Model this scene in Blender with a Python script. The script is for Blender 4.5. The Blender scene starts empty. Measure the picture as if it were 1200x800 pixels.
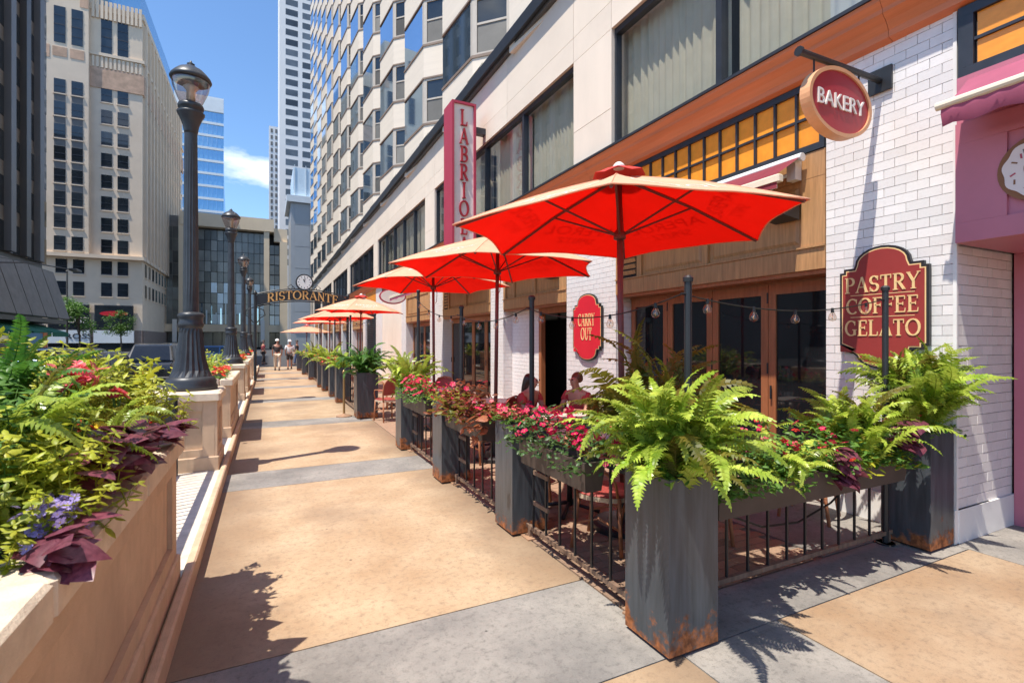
import bpy, math, random
from mathutils import Vector, Matrix, Euler
R_ = math.radians
rng = random.Random(7)
scn = bpy.context.scene
col = scn.collection

# ------------------------------------------------------------------ camera, sky, sun, exposure
F_PX, VX, HY, CAM_H = 587.0, 313.0, 399.0, 1.7
YAW = math.atan((600 - VX) / F_PX)
cam = bpy.data.cameras.new('camera')
cam_o = bpy.data.objects.new('camera', cam); col.objects.link(cam_o)
cam.sensor_width = 36.0; cam.lens = 36.0 * F_PX / 1200.0
cam.shift_y = (HY - 400) / 1200.0
cam.clip_start = 0.05; cam.clip_end = 6000
cam.dof.use_dof = True; cam.dof.focus_distance = 5.5; cam.dof.aperture_fstop = 4.5
cam_o.location = (0, 0, CAM_H); cam_o.rotation_euler = (R_(90), 0, -YAW)
scn.camera = cam_o

SUN = Vector((1.93, 0.63, -4.93)).normalized()          # direction the light travels
world = bpy.data.worlds.new('World'); scn.world = world; world.use_nodes = True
wn, wl = world.node_tree.nodes, world.node_tree.links
wn.clear()
sky = wn.new('ShaderNodeTexSky'); sky.sky_type = 'NISHITA'; sky.sun_disc = False
sky.sun_elevation = math.asin(-SUN.z); sky.sun_rotation = math.atan2(-SUN.x, -SUN.y)
sky.air_density = 1.0; sky.dust_density = 0.1; sky.ozone_density = 4.0; sky.altitude = 200
tc = wn.new('ShaderNodeTexCoord'); mp = wn.new('ShaderNodeMapping'); mp.inputs['Scale'].default_value = (1, 1, 2.6)
mp.inputs['Location'].default_value = (2.14, 4.9, 3.33)
no = wn.new('ShaderNodeTexNoise'); no.inputs['Scale'].default_value = 2.3; no.inputs['Detail'].default_value = 9; no.inputs['Roughness'].default_value = 0.58
rp = wn.new('ShaderNodeValToRGB'); rp.color_ramp.elements[0].position = 0.565; rp.color_ramp.elements[1].position = 0.68
mx = wn.new('ShaderNodeMix'); mx.data_type = 'RGBA'; mx.inputs['B'].default_value = (6.6, 6.8, 7.2, 1)
bg = wn.new('ShaderNodeBackground'); bg.inputs['Strength'].default_value = 0.15
out = wn.new('ShaderNodeOutputWorld')
wl.new(tc.outputs['Generated'], mp.inputs['Vector']); wl.new(mp.outputs['Vector'], no.inputs['Vector'])
wl.new(no.outputs['Fac'], rp.inputs['Fac']); wl.new(rp.outputs['Color'], mx.inputs['Factor'])
hsv = wn.new('ShaderNodeHueSaturation'); hsv.inputs['Saturation'].default_value = 1.08; hsv.inputs['Value'].default_value = 1.0
wl.new(sky.outputs['Color'], hsv.inputs['Color']); wl.new(hsv.outputs['Color'], mx.inputs['A']); wl.new(mx.outputs['Result'], bg.inputs['Color'])
wl.new(bg.outputs['Background'], out.inputs['Surface'])
sl = bpy.data.lights.new('sun', 'SUN'); sl.energy = 4.3; sl.angle = R_(0.55); sl.color = (1.0, 0.93, 0.82)
so = bpy.data.objects.new('sun', sl); col.objects.link(so)
so.rotation_euler = SUN.to_track_quat('-Z', 'Y').to_euler(); so.location = (-20, -8, 50)
vs = scn.view_settings
vs.view_transform = 'Standard'; vs.look = 'None'; vs.gamma = 1.0; vs.use_curve_mapping = False; vs.exposure = 0.66
scn.cycles.use_denoising = True
scn.cycles.max_bounces = 8; scn.cycles.transparent_max_bounces = 16
scn.cycles.sample_clamp_indirect = 8.0; scn.cycles.caustics_reflective = False; scn.cycles.caustics_refractive = False

# ------------------------------------------------------------------ materials
MAT = {}
def _base(name):
    m = bpy.data.materials.new(name); m.use_nodes = True; MAT[name] = m
    nt = m.node_tree; nt.nodes.clear()
    o = nt.nodes.new('ShaderNodeOutputMaterial'); p = nt.nodes.new('ShaderNodeBsdfPrincipled')
    nt.links.new(p.outputs[0], o.inputs[0])
    return m, nt, p, o
def sc(c, f): return (min(1, c[0]*f), min(1, c[1]*f), min(1, c[2]*f), 1)
def mk(name, c, rough=0.6, metal=0.0, var=0.15, scale=3.0, bump=0.0, bscale=60.0, stain=None, sscale=1.2, spos=(0.5, 0.72), rnd=0.0,
       stretch=(1, 1, 1), spec=0.5, coat=0.0, streak=None):
    m, nt, p, o = _base(name); N, L = nt.nodes, nt.links
    t = N.new('ShaderNodeTexCoord'); mpg = N.new('ShaderNodeMapping'); mpg.inputs['Scale'].default_value = stretch
    oi = N.new('ShaderNodeObjectInfo'); ad = N.new('ShaderNodeVectorMath'); ad.operation = 'ADD'
    sc_ = N.new('ShaderNodeVectorMath'); sc_.operation = 'SCALE'; sc_.inputs['Scale'].default_value = 37.0
    cb = N.new('ShaderNodeCombineXYZ')
    for k in range(3): L.new(oi.outputs['Random'], cb.inputs[k])
    L.new(cb.outputs[0], sc_.inputs[0])
    L.new(t.outputs['Object'], mpg.inputs['Vector']); L.new(mpg.outputs[0], ad.inputs[0]); L.new(sc_.outputs[0], ad.inputs[1])
    V = ad.outputs[0]
    n1 = N.new('ShaderNodeTexNoise'); n1.inputs['Scale'].default_value = scale; n1.inputs['Detail'].default_value = 8; n1.inputs['Roughness'].default_value = 0.62
    L.new(V, n1.inputs['Vector'])
    r1 = N.new('ShaderNodeValToRGB'); r1.color_ramp.elements[0].position = 0.28; r1.color_ramp.elements[1].position = 0.72
    r1.color_ramp.elements[0].color = sc(c, 1-var); r1.color_ramp.elements[1].color = sc(c, 1+var)
    L.new(n1.outputs['Fac'], r1.inputs['Fac']); cur = r1.outputs['Color']
    if stain:
        n2 = N.new('ShaderNodeTexNoise'); n2.inputs['Scale'].default_value = sscale; n2.inputs['Detail'].default_value = 10; n2.inputs['Roughness'].default_value = 0.65
        L.new(V, n2.inputs['Vector'])
        r2 = N.new('ShaderNodeValToRGB'); r2.color_ramp.elements[0].position = spos[0]; r2.color_ramp.elements[1].position = spos[1]
        L.new(n2.outputs['Fac'], r2.inputs['Fac'])
        x = N.new('ShaderNodeMix'); x.data_type = 'RGBA'; x.inputs['B'].default_value = (*stain, 1)
        L.new(r2.outputs['Color'], x.inputs['Factor']); L.new(cur, x.inputs['A']); cur = x.outputs['Result']
    if streak:      # water marks running down the face
        ms_ = N.new('ShaderNodeMapping'); ms_.inputs['Scale'].default_value = (7, 7, 0.5); L.new(t.outputs['Object'], ms_.inputs['Vector'])
        n4 = N.new('ShaderNodeTexNoise'); n4.inputs['Scale'].default_value = 1.3; n4.inputs['Detail'].default_value = 9; n4.inputs['Roughness'].default_value = 0.7; L.new(ms_.outputs[0], n4.inputs['Vector'])
        r4 = N.new('ShaderNodeMapRange'); r4.inputs['From Min'].default_value = 0.52; r4.inputs['From Max'].default_value = 0.72; r4.inputs['To Max'].default_value = 0.55; L.new(n4.outputs['Fac'], r4.inputs['Value'])
        x4 = N.new('ShaderNodeMix'); x4.data_type = 'RGBA'; x4.inputs['B'].default_value = (*streak, 1); L.new(r4.outputs[0], x4.inputs['Factor']); L.new(cur, x4.inputs['A']); cur = x4.outputs['Result']
    if rnd:
        mr = N.new('ShaderNodeMapRange'); mr.inputs['To Min'].default_value = 1-rnd; mr.inputs['To Max'].default_value = 1+rnd
        L.new(oi.outputs['Random'], mr.inputs['Value'])
        hs = N.new('ShaderNodeHueSaturation'); L.new(mr.outputs[0], hs.inputs['Value']); L.new(cur, hs.inputs['Color']); cur = hs.outputs['Color']
    L.new(cur, p.inputs['Base Color'])
    p.inputs['Roughness'].default_value = rough; p.inputs['Metallic'].default_value = metal
    p.inputs['Specular IOR Level'].default_value = spec
    if coat: p.inputs['Coat Weight'].default_value = coat; p.inputs['Coat Roughness'].default_value = 0.05
    if bump:
        n3 = N.new('ShaderNodeTexNoise'); n3.inputs['Scale'].default_value = bscale; n3.inputs['Detail'].default_value = 6
        L.new(V, n3.inputs['Vector'])
        b = N.new('ShaderNodeBump'); b.inputs['Strength'].default_value = bump; b.inputs['Distance'].default_value = 0.01
        L.new(n3.outputs['Fac'], b.inputs['Height']); L.new(b.outputs[0], p.inputs['Normal'])
    return m
def mkleaf(name, c1, c2, trans=0.4, scale=6.0, rnd=0.25, rough=0.45):
    m, nt, p, o = _base(name); N, L = nt.nodes, nt.links
    t = N.new('ShaderNodeTexCoord'); oi = N.new('ShaderNodeObjectInfo')
    n1 = N.new('ShaderNodeTexNoise'); n1.inputs['Scale'].default_value = scale; n1.inputs['Detail'].default_value = 4
    L.new(t.outputs['Object'], n1.inputs['Vector'])
    r1 = N.new('ShaderNodeValToRGB'); r1.color_ramp.elements[0].position = 0.35; r1.color_ramp.elements[1].position = 0.65
    r1.color_ramp.elements[0].color = (*c1, 1); r1.color_ramp.elements[1].color = (*c2, 1)
    L.new(n1.outputs['Fac'], r1.inputs['Fac'])
    mr = N.new('ShaderNodeMapRange'); mr.inputs['To Min'].default_value = 1-rnd; mr.inputs['To Max'].default_value = 1+rnd
    L.new(oi.outputs['Random'], mr.inputs['Value'])
    hs = N.new('ShaderNodeHueSaturation'); L.new(mr.outputs[0], hs.inputs['Value']); L.new(r1.outputs['Color'], hs.inputs['Color'])
    L.new(hs.outputs['Color'], p.inputs['Base Color']); p.inputs['Roughness'].default_value = rough
    tr = N.new('ShaderNodeBsdfTranslucent'); L.new(hs.outputs['Color'], tr.inputs['Color'])
    ms = N.new('ShaderNodeMixShader'); ms.inputs['Fac'].default_value = trans
    L.new(p.outputs[0], ms.inputs[1]); L.new(tr.outputs[0], ms.inputs[2]); L.new(ms.outputs[0], o.inputs[0])
    return m
def mkglass(name, tint=(0.9, 0.95, 0.95), rough=0.02, refl=0.0):
    m, nt, p, o = _base(name); N, L = nt.nodes, nt.links
    N.remove(p)
    tr = N.new('ShaderNodeBsdfTransparent'); tr.inputs['Color'].default_value = (*tint, 1)
    gl = N.new('ShaderNodeBsdfGlossy'); gl.inputs['Roughness'].default_value = rough
    fr = N.new('ShaderNodeLayerWeight'); fr.inputs['Blend'].default_value = 0.5
    pw = N.new('ShaderNodeMath'); pw.operation = 'POWER'; pw.inputs[1].default_value = 4.0; L.new(fr.outputs['Facing'], pw.inputs[0])
    ad = N.new('ShaderNodeMath'); ad.operation = 'MULTIPLY_ADD'; ad.inputs[1].default_value = 0.9; ad.inputs[2].default_value = 0.05+refl; ad.use_clamp = True
    L.new(pw.outputs[0], ad.inputs[0])
    ms = N.new('ShaderNodeMixShader'); L.new(ad.outputs[0], ms.inputs['Fac'])
    L.new(tr.outputs[0], ms.inputs[1]); L.new(gl.outputs[0], ms.inputs[2]); L.new(ms.outputs[0], o.inputs[0])
    return m
def mkfabric(name, c, ctr, trans):
    m, nt, p, o = _base(name); N, L = nt.nodes, nt.links
    t = N.new('ShaderNodeTexCoord'); n1 = N.new('ShaderNodeTexNoise'); n1.inputs['Scale'].default_value = 5; n1.inputs['Detail'].default_value = 6
    L.new(t.outputs['Object'], n1.inputs['Vector'])
    r1 = N.new('ShaderNodeValToRGB'); r1.color_ramp.elements[0].position = 0.3; r1.color_ramp.elements[1].position = 0.7
    r1.color_ramp.elements[0].color = sc(c, 0.92); r1.color_ramp.elements[1].color = sc(c, 1.06)
    L.new(n1.outputs['Fac'], r1.inputs['Fac']); L.new(r1.outputs['Color'], p.inputs['Base Color'])
    p.inputs['Roughness'].default_value = 0.85; p.inputs['Specular IOR Level'].default_value = 0.2
    w = N.new('ShaderNodeTexNoise'); w.inputs['Scale'].default_value = 6; w.inputs['Distortion'].default_value = 1.5; L.new(t.outputs['Object'], w.inputs['Vector'])
    b = N.new('ShaderNodeBump'); b.inputs['Strength'].default_value = 0.35; b.inputs['Distance'].default_value = 0.03
    L.new(w.outputs['Fac'], b.inputs['Height']); L.new(b.outputs[0], p.inputs['Normal'])
    tr = N.new('ShaderNodeBsdfTranslucent'); tr.inputs['Color'].default_value = (*ctr, 1)
    ms = N.new('ShaderNodeMixShader'); ms.inputs['Fac'].default_value = trans
    L.new(p.outputs[0], ms.inputs[1]); L.new(tr.outputs[0], ms.inputs[2]); L.new(ms.outputs[0], o.inputs[0])
    return m
def mkrust(name, c, rust, hmax=0.3, rough=0.45, amount=0.5):
    """painted steel, rusting from its foot upwards (object z)"""
    m, nt, p, o = _base(name); N, L = nt.nodes, nt.links
    t = N.new('ShaderNodeTexCoord'); sx = N.new('ShaderNodeSeparateXYZ'); L.new(t.outputs['Object'], sx.inputs[0])
    oi = N.new('ShaderNodeObjectInfo')
    n1 = N.new('ShaderNodeTexNoise'); n1.noise_dimensions = '4D'; n1.inputs['Scale'].default_value = 7; n1.inputs['Detail'].default_value = 10; n1.inputs['Roughness'].default_value = 0.7
    mw = N.new('ShaderNodeMath'); mw.operation = 'MULTIPLY'; mw.inputs[1].default_value = 50
    L.new(oi.outputs['Random'], mw.inputs[0]); L.new(mw.outputs[0], n1.inputs['W']); L.new(t.outputs['Object'], n1.inputs['Vector'])
    mr = N.new('ShaderNodeMapRange'); mr.inputs['From Min'].default_value = 0; mr.inputs['From Max'].default_value = hmax
    mr.inputs['To Min'].default_value = amount; mr.inputs['To Max'].default_value = -0.12
    L.new(sx.outputs['Z'], mr.inputs['Value'])
    a = N.new('ShaderNodeMath'); a.operation = 'ADD'; L.new(n1.outputs['Fac'], a.inputs[0]); L.new(mr.outputs[0], a.inputs[1])
    rp_ = N.new('ShaderNodeValToRGB'); rp_.color_ramp.elements[0].position = 0.60; rp_.color_ramp.elements[1].position = 0.70
    L.new(a.outputs[0], rp_.inputs['Fac'])
    n2 = N.new('ShaderNodeTexNoise'); n2.inputs['Scale'].default_value = 3.5; n2.inputs['Detail'].default_value = 7; L.new(t.outputs['Object'], n2.inputs['Vector'])
    mpz = N.new('ShaderNodeMapping'); mpz.inputs['Scale'].default_value = (9, 9, 0.8); L.new(t.outputs['Object'], mpz.inputs['Vector']); L.new(mpz.outputs[0], n2.inputs['Vector'])
    rc = N.new('ShaderNodeValToRGB'); rc.color_ramp.elements[0].position = 0.3; rc.color_ramp.elements[1].position = 0.7
    rc.color_ramp.elements[0].color = sc(c, 0.72); rc.color_ramp.elements[1].color = sc(c, 1.3); L.new(n2.outputs['Fac'], rc.inputs['Fac'])
    n3 = N.new('ShaderNodeTexNoise'); n3.inputs['Scale'].default_value = 30; L.new(t.outputs['Object'], n3.inputs['Vector'])
    rr = N.new('ShaderNodeValToRGB'); rr.color_ramp.elements[0].position = 0.35; rr.color_ramp.elements[1].position = 0.65
    rr.color_ramp.elements[0].color = sc(rust, 0.55); rr.color_ramp.elements[1].color = sc(rust, 1.35); L.new(n3.outputs['Fac'], rr.inputs['Fac'])
    x = N.new('ShaderNodeMix'); x.data_type = 'RGBA'; L.new(rp_.outputs['Color'], x.inputs['Factor']); L.new(rc.outputs['Color'], x.inputs['A']); L.new(rr.outputs['Color'], x.inputs['B'])
    L.new(x.outputs['Result'], p.inputs['Base Color'])
    ro = N.new('ShaderNodeMapRange'); ro.inputs['To Min'].default_value = rough; ro.inputs['To Max'].default_value = 0.9; L.new(rp_.outputs['Color'], ro.inputs['Value']); L.new(ro.outputs[0], p.inputs['Roughness'])
    b = N.new('ShaderNodeBump'); b.inputs['Strength'].default_value = 0.25; b.inputs['Distance'].default_value = 0.004; L.new(n1.outputs['Fac'], b.inputs['Height']); L.new(b.outputs[0], p.inputs['Normal'])
    return m
def mkfacade(name, wall, glass, sx, sz, fx, fz, gl_rough=0.08, frame=None):
    """far curtain wall seen only as rows: banding by object z (spandrels) and fine mullions"""
    m, nt, p, o = _base(name); N, L = nt.nodes, nt.links
    t = N.new('ShaderNodeTexCoord'); s = N.new('ShaderNodeSeparateXYZ'); L.new(t.outputs['Object'], s.inputs[0])
    ax = N.new('ShaderNodeMath'); ax.operation = 'ADD'; L.new(s.outputs['X'], ax.inputs[0]); L.new(s.outputs['Y'], ax.inputs[1])
    def band(src, per, frac):
        a = N.new('ShaderNodeMath'); a.operation = 'DIVIDE'; L.new(src, a.inputs[0]); a.inputs[1].default_value = per
        f = N.new('ShaderNodeMath'); f.operation = 'FRACT'; L.new(a.outputs[0], f.inputs[0])
        g = N.new('ShaderNodeMath'); g.operation = 'LESS_THAN'; L.new(f.outputs[0], g.inputs[0]); g.inputs[1].default_value = frac
        return g.outputs[0]
    mm = N.new('ShaderNodeMath'); mm.operation = 'MAXIMUM'; L.new(band(ax.outputs[0], sx, fx), mm.inputs[0]); L.new(band(s.outputs['Z'], sz, fz), mm.inputs[1])
    x = N.new('ShaderNodeMix'); x.data_type = 'RGBA'; x.inputs['A'].default_value = (*glass, 1); x.inputs['B'].default_value = (*wall, 1)
    L.new(mm.outputs[0], x.inputs['Factor']); L.new(x.outputs['Result'], p.inputs['Base Color'])
    r = N.new('ShaderNodeMapRange'); r.inputs['To Min'].default_value = gl_rough; r.inputs['To Max'].default_value = 0.7; L.new(mm.outputs[0], r.inputs['Value']); L.new(r.outputs[0], p.inputs['Roughness'])
    r2 = N.new('ShaderNodeMapRange'); r2.inputs['To Min'].default_value = 0.6; r2.inputs['To Max'].default_value = 0.0; L.new(mm.outputs[0], r2.inputs['Value']); L.new(r2.outputs[0], p.inputs['Metallic'])
    return m

def mkslab(name, c, dark, light, edge=False):
    """weathered acid-stained concrete: mottled, with pale wear, dark blotches and fine grit"""
    m, nt, p, o = _base(name); N, L = nt.nodes, nt.links
    t = N.new('ShaderNodeTexCoord'); ge = N.new('ShaderNodeNewGeometry'); P = ge.outputs['Position']
    def noise(s, det=10, ro=.65, dist=0.0, sc3=(1,1,1)):
        mpp = N.new('ShaderNodeMapping'); mpp.inputs['Scale'].default_value = sc3; L.new(P, mpp.inputs['Vector'])
        n = N.new('ShaderNodeTexNoise'); n.inputs['Scale'].default_value = s; n.inputs['Detail'].default_value = det; n.inputs['Roughness'].default_value = ro; n.inputs['Distortion'].default_value = dist
        L.new(mpp.outputs[0], n.inputs['Vector']); return n.outputs['Fac']
    def ramp(src, a, b):
        r = N.new('ShaderNodeMapRange'); r.inputs['From Min'].default_value = a; r.inputs['From Max'].default_value = b; L.new(src, r.inputs['Value']); return r.outputs[0]
    def mixc(f, a, b):
        x = N.new('ShaderNodeMix'); x.data_type = 'RGBA'; L.new(f, x.inputs['Factor'])
        if isinstance(a, tuple): x.inputs['A'].default_value = (*a, 1)
        else: L.new(a, x.inputs['A'])
        if isinstance(b, tuple): x.inputs['B'].default_value = (*b, 1)
        else: L.new(b, x.inputs['B'])
        return x.outputs['Result']
    cur = mixc(ramp(noise(1.7, 6, .6), .35, .68), c, light)
    cur = mixc(ramp(noise(0.55, 8, .62), .50, .72), cur, dark)
    f1 = noise(22, 12, .82); cur = mixc(ramp(f1, .50, .70), cur, tuple(v*.82 for v in dark))
    f2 = noise(48, 8, .8); cur = mixc(ramp(f2, .56, .74), cur, light)
    bl = noise(3.1, 12, .8); cur = mixc(ramp(bl, .56, .78), cur, tuple(v*1.1 for v in dark))
    cur = mixc(ramp(noise(9, 12, .8, 0, (.12, 1.5, 1)), .66, .72), cur, tuple(min(1, v*1.35) for v in light))
    vo = N.new('ShaderNodeTexVoronoi'); vo.inputs['Scale'].default_value = 2.3; L.new(P, vo.inputs['Vector'])
    cur = mixc(ramp(vo.outputs['Distance'], .032, .02), cur, tuple(v*.6 for v in dark))
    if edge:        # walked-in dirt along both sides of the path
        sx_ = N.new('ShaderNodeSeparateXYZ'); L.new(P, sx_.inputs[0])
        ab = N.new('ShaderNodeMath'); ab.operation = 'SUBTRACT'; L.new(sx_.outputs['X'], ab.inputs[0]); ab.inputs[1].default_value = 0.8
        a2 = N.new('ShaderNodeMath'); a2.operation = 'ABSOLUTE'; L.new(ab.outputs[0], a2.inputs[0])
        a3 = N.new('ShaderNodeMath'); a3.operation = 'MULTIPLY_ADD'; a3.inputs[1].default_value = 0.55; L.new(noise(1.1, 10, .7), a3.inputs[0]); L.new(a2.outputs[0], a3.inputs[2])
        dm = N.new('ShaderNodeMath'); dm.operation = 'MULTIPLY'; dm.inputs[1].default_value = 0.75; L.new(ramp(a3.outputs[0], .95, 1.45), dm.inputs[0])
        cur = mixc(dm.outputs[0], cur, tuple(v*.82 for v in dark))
    g = noise(150, 3, .6); cur = mixc(ramp(g, .58, .76), cur, tuple(v*.5 for v in c))
    L.new(cur, p.inputs['Base Color']); p.inputs['Roughness'].default_value = 0.72; p.inputs['Specular IOR Level'].default_value = 0.3
    b = N.new('ShaderNodeBump'); b.inputs['Strength'].default_value = 0.25; b.inputs['Distance'].default_value = 0.004; L.new(g, b.inputs['Height']); L.new(b.outputs[0], p.inputs['Normal'])
    return m
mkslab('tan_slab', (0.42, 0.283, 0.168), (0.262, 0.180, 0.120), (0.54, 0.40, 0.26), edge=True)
mkslab('grey_slab', (0.215, 0.20, 0.185), (0.135, 0.125, 0.115), (0.36, 0.33, 0.295))
mkslab('brown_slab', (0.345, 0.225, 0.135), (0.22, 0.155, 0.11), (0.43, 0.315, 0.21))
mk('joint', (0.20, 0.17, 0.14), 0.9, var=0.3, scale=20)
mk('asphalt', (0.06, 0.06, 0.064), 0.85, var=0.3, scale=8, bump=0.3, bscale=200)
mk('line_paint', (0.7, 0.7, 0.66), 0.6, var=0.15, scale=10)
mk('paver', (0.30, 0.195, 0.13), 0.85, var=0.2, scale=12, bump=0.3, bscale=120, rnd=0.22)
mk('limestone', (0.62, 0.44, 0.295), 0.85, var=0.10, scale=5, bump=0.3, bscale=130, stain=(0.44, 0.30, 0.20), sscale=1.6, spos=(0.46, 0.80), streak=(0.40, 0.29, 0.21))
mk('coping', (0.72, 0.59, 0.44), 0.85, var=0.14, scale=9, bump=0.3, bscale=130, stain=(0.50, 0.39, 0.28), sscale=3.0, spos=(0.5, 0.75), rnd=0.05)
mk('ledge_stone', (0.62, 0.56, 0.48), 0.8, var=0.2, scale=9, bump=0.15)
mk('black_metal', (0.018, 0.019, 0.022), 0.42, var=0.3, scale=5)
mk('lamp_iron', (0.045, 0.048, 0.054), 0.4, metal=0.3, var=0.3, scale=5, bump=0.05)
mk('glazed_brick', (0.80, 0.765, 0.74), 0.32, var=0.04, scale=8, rnd=0.07, bump=0.06, bscale=40, stain=(0.66, 0.60, 0.56), sscale=5, spos=(0.55, 0.85))
mk('mortar', (0.62, 0.58, 0.56), 0.9, var=0.15, scale=20)
mk('stone_panel', (0.81, 0.70, 0.585), 0.75, var=0.05, scale=2.5, bump=0.06, bscale=120, rnd=0.03, stain=(0.70, 0.60, 0.50), sscale=0.8, spos=(0.5, 0.9), stretch=(1, 1, 0.35))
mk('white_stone', (0.80, 0.78, 0.75), 0.6, var=0.06, scale=4)
mk('copper_cornice', (0.66, 0.20, 0.075), 0.5, var=0.16, scale=2.2, stretch=(0.3, 0.3, 6), bump=0.03)
mk('dark_frame', (0.028, 0.032, 0.042), 0.4, var=0.25, scale=6)
mk('amber_glass', (0.90, 0.33, 0.035), 0.22, var=0.12, scale=3, rnd=0.08)
mk('wood', (0.46, 0.245, 0.105), 0.5, var=0.28, scale=3, stretch=(9, 9, 0.7), bump=0.05, bscale=60)
mk('door_wood', (0.34, 0.125, 0.05), 0.42, var=0.25, scale=3, stretch=(9, 9, 0.7), bump=0.04, coat=0.15)
mk('dark_interior', (0.014, 0.012, 0.011), 0.8, var=0.4, scale=2)
mk('dark_glass', (0.012, 0.013, 0.015), 0.03, var=0.3, scale=1.5, spec=0.7)
mk('office_glass', (0.020, 0.026, 0.032), 0.05, var=0.4, scale=0.6, spec=0.8, rnd=0.5)
mk('tower_grey_glass', (0.10, 0.115, 0.13), 0.15, var=0.3, scale=0.3, rnd=0.6, spec=0.7)
mk('blind', (0.13, 0.125, 0.115), 0.6, var=0.15, scale=2, rnd=0.75)
mk('sky_glass', (0.40, 0.56, 0.72), 0.03, metal=0.9, var=0.06, scale=0.3)
mk('curtain', (0.68, 0.63, 0.50), 0.9, var=0.08, scale=4)
mk('pink_paint', (0.52, 0.165, 0.225), 0.45, var=0.06, scale=3)
mk('pink_canvas', (0.33, 0.075, 0.135), 0.8, var=0.1, scale=4)
mk('maroon_canvas', (0.20, 0.02, 0.035), 0.8, var=0.15, scale=4)
mk('cream_metal', (0.74, 0.66, 0.52), 0.4, var=0.06, scale=4)
mk('white_metal', (0.75, 0.74, 0.72), 0.4, var=0.06, scale=4)
mk('sign_red', (0.40, 0.022, 0.035), 0.4, var=0.06, scale=4)
mk('sign_bright_red', (0.66, 0.02, 0.04), 0.4, var=0.06, scale=4)
mk('sign_maroon', (0.30, 0.035, 0.03), 0.45, var=0.08, scale=4)
mk('sign_pink', (0.44, 0.045, 0.085), 0.45, var=0.05, scale=4)
mk('gilt', (0.83, 0.58, 0.27), 0.45, var=0.06, scale=9)
mk('gold_letter', (0.78, 0.42, 0.14), 0.4, metal=0.2, var=0.1, scale=9)
mk('sign_white', (0.80, 0.76, 0.70), 0.5, var=0.03, scale=4)
mk('sign_wood_rim', (0.66, 0.34, 0.17), 0.5, var=0.14, scale=5)
mkrust('planter_steel', (0.062, 0.071, 0.082), (0.30, 0.105, 0.035), 0.30, rough=0.33, amount=0.30)
mkrust('fence_rail', (0.20, 0.13, 0.09), (0.26, 0.13, 0.07), 0.5, rough=0.6, amount=0.05)
mk('box_brown', (0.065, 0.048, 0.040), 0.6, var=0.2, scale=6)
mk('plate_rust', (0.34, 0.20, 0.12), 0.85, var=0.3, scale=9)
mk('soil', (0.045, 0.03, 0.02), 0.95, var=0.4, scale=20)
mkfabric('canopy_top', (0.90, 0.64, 0.42), (1.0, 0.30, 0.16), 0.42)
mkfabric('canopy_lining', (0.82, 0.025, 0.018), (1.0, 0.035, 0.022), 0.62)
mk('umbrella_pole', (0.16, 0.05, 0.045), 0.5, var=0.2, scale=5, stretch=(8, 8, 0.5))
mkfabric('print_white', (0.86, 0.83, 0.78), (1.0, 0.80, 0.70), 0.30)
mk('red_cap', (0.72, 0.04, 0.03), 0.8, var=0.08)
mkleaf('fern_leaf', (0.22, 0.35, 0.025), (0.52, 0.62, 0.10), 0.42, rnd=0.4, rough=0.33)
mkleaf('fern_brown', (0.10, 0.13, 0.015), (0.24, 0.20, 0.03), 0.45)
mkleaf('fern_deep', (0.04, 0.13, 0.02), (0.10, 0.24, 0.03), 0.4)
mkleaf('lime_leaf', (0.30, 0.38, 0.03), (0.58, 0.54, 0.05), 0.38)
mkleaf('mid_leaf', (0.07, 0.18, 0.03), (0.16, 0.30, 0.05), 0.38)
mkleaf('dark_leaf', (0.03, 0.075, 0.02), (0.06, 0.13, 0.03), 0.3)
mkleaf('purple_leaf', (0.13, 0.028, 0.05), (0.25, 0.07, 0.10), 0.28, rough=0.4)
mkleaf('maroon_leaf', (0.12, 0.02, 0.012), (0.22, 0.08, 0.03), 0.35)
mkleaf('coral_leaf', (0.42, 0.10, 0.06), (0.55, 0.25, 0.10), 0.35)
mkleaf('crimson_petal', (0.62, 0.008, 0.07), (0.75, 0.02, 0.13), 0.3)
mkleaf('scarlet_petal', (0.70, 0.02, 0.02), (0.85, 0.07, 0.05), 0.3)
mkleaf('coral_petal', (0.85, 0.10, 0.12), (0.90, 0.22, 0.25), 0.3)
mkleaf('violet_petal', (0.34, 0.26, 0.72), (0.60, 0.50, 0.86), 0.35)
mkleaf('yellow_petal', (0.80, 0.55, 0.03), (0.85, 0.65, 0.06), 0.3)
mkleaf('tree_leaf', (0.06, 0.16, 0.02), (0.13, 0.26, 0.04), 0.35)
mk('bark', (0.10, 0.075, 0.055), 0.9, var=0.3, scale=14, bump=0.5, bscale=30)
mk('rattan', (0.40, 0.16, 0.075), 0.5, var=0.2, scale=20)
mk('weave_red', (0.33, 0.055, 0.045), 0.55, var=0.25, scale=60, bump=0.4, bscale=160)
mk('weave_cream', (0.62, 0.50, 0.36), 0.55, var=0.2, scale=60)
mk('table_top', (0.62, 0.58, 0.52), 0.35, var=0.1, scale=8)
mk('skin', (0.46, 0.23, 0.155), 0.5, var=0.06, scale=6)
mk('hair_dark', (0.035, 0.016, 0.010), 0.45, var=0.4, scale=30, stretch=(6, 6, 0.6))
mk('hair_red', (0.13, 0.045, 0.022), 0.45, var=0.4, scale=30, stretch=(6, 6, 0.6))
mk('cloth_red', (0.45, 0.05, 0.05), 0.85, var=0.1, scale=9)
mk('cloth_maroon', (0.25, 0.04, 0.05), 0.85, var=0.1, scale=9)
mk('cloth_white', (0.78, 0.78, 0.78), 0.85, var=0.05, scale=9)
mk('cloth_dark', (0.045, 0.035, 0.035), 0.85, var=0.1, scale=9)
mk('cloth_tan', (0.66, 0.55, 0.42), 0.85, var=0.06, scale=9)
mk('cloth_blue', (0.10, 0.14, 0.25), 0.85, var=0.1, scale=9)
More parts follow.
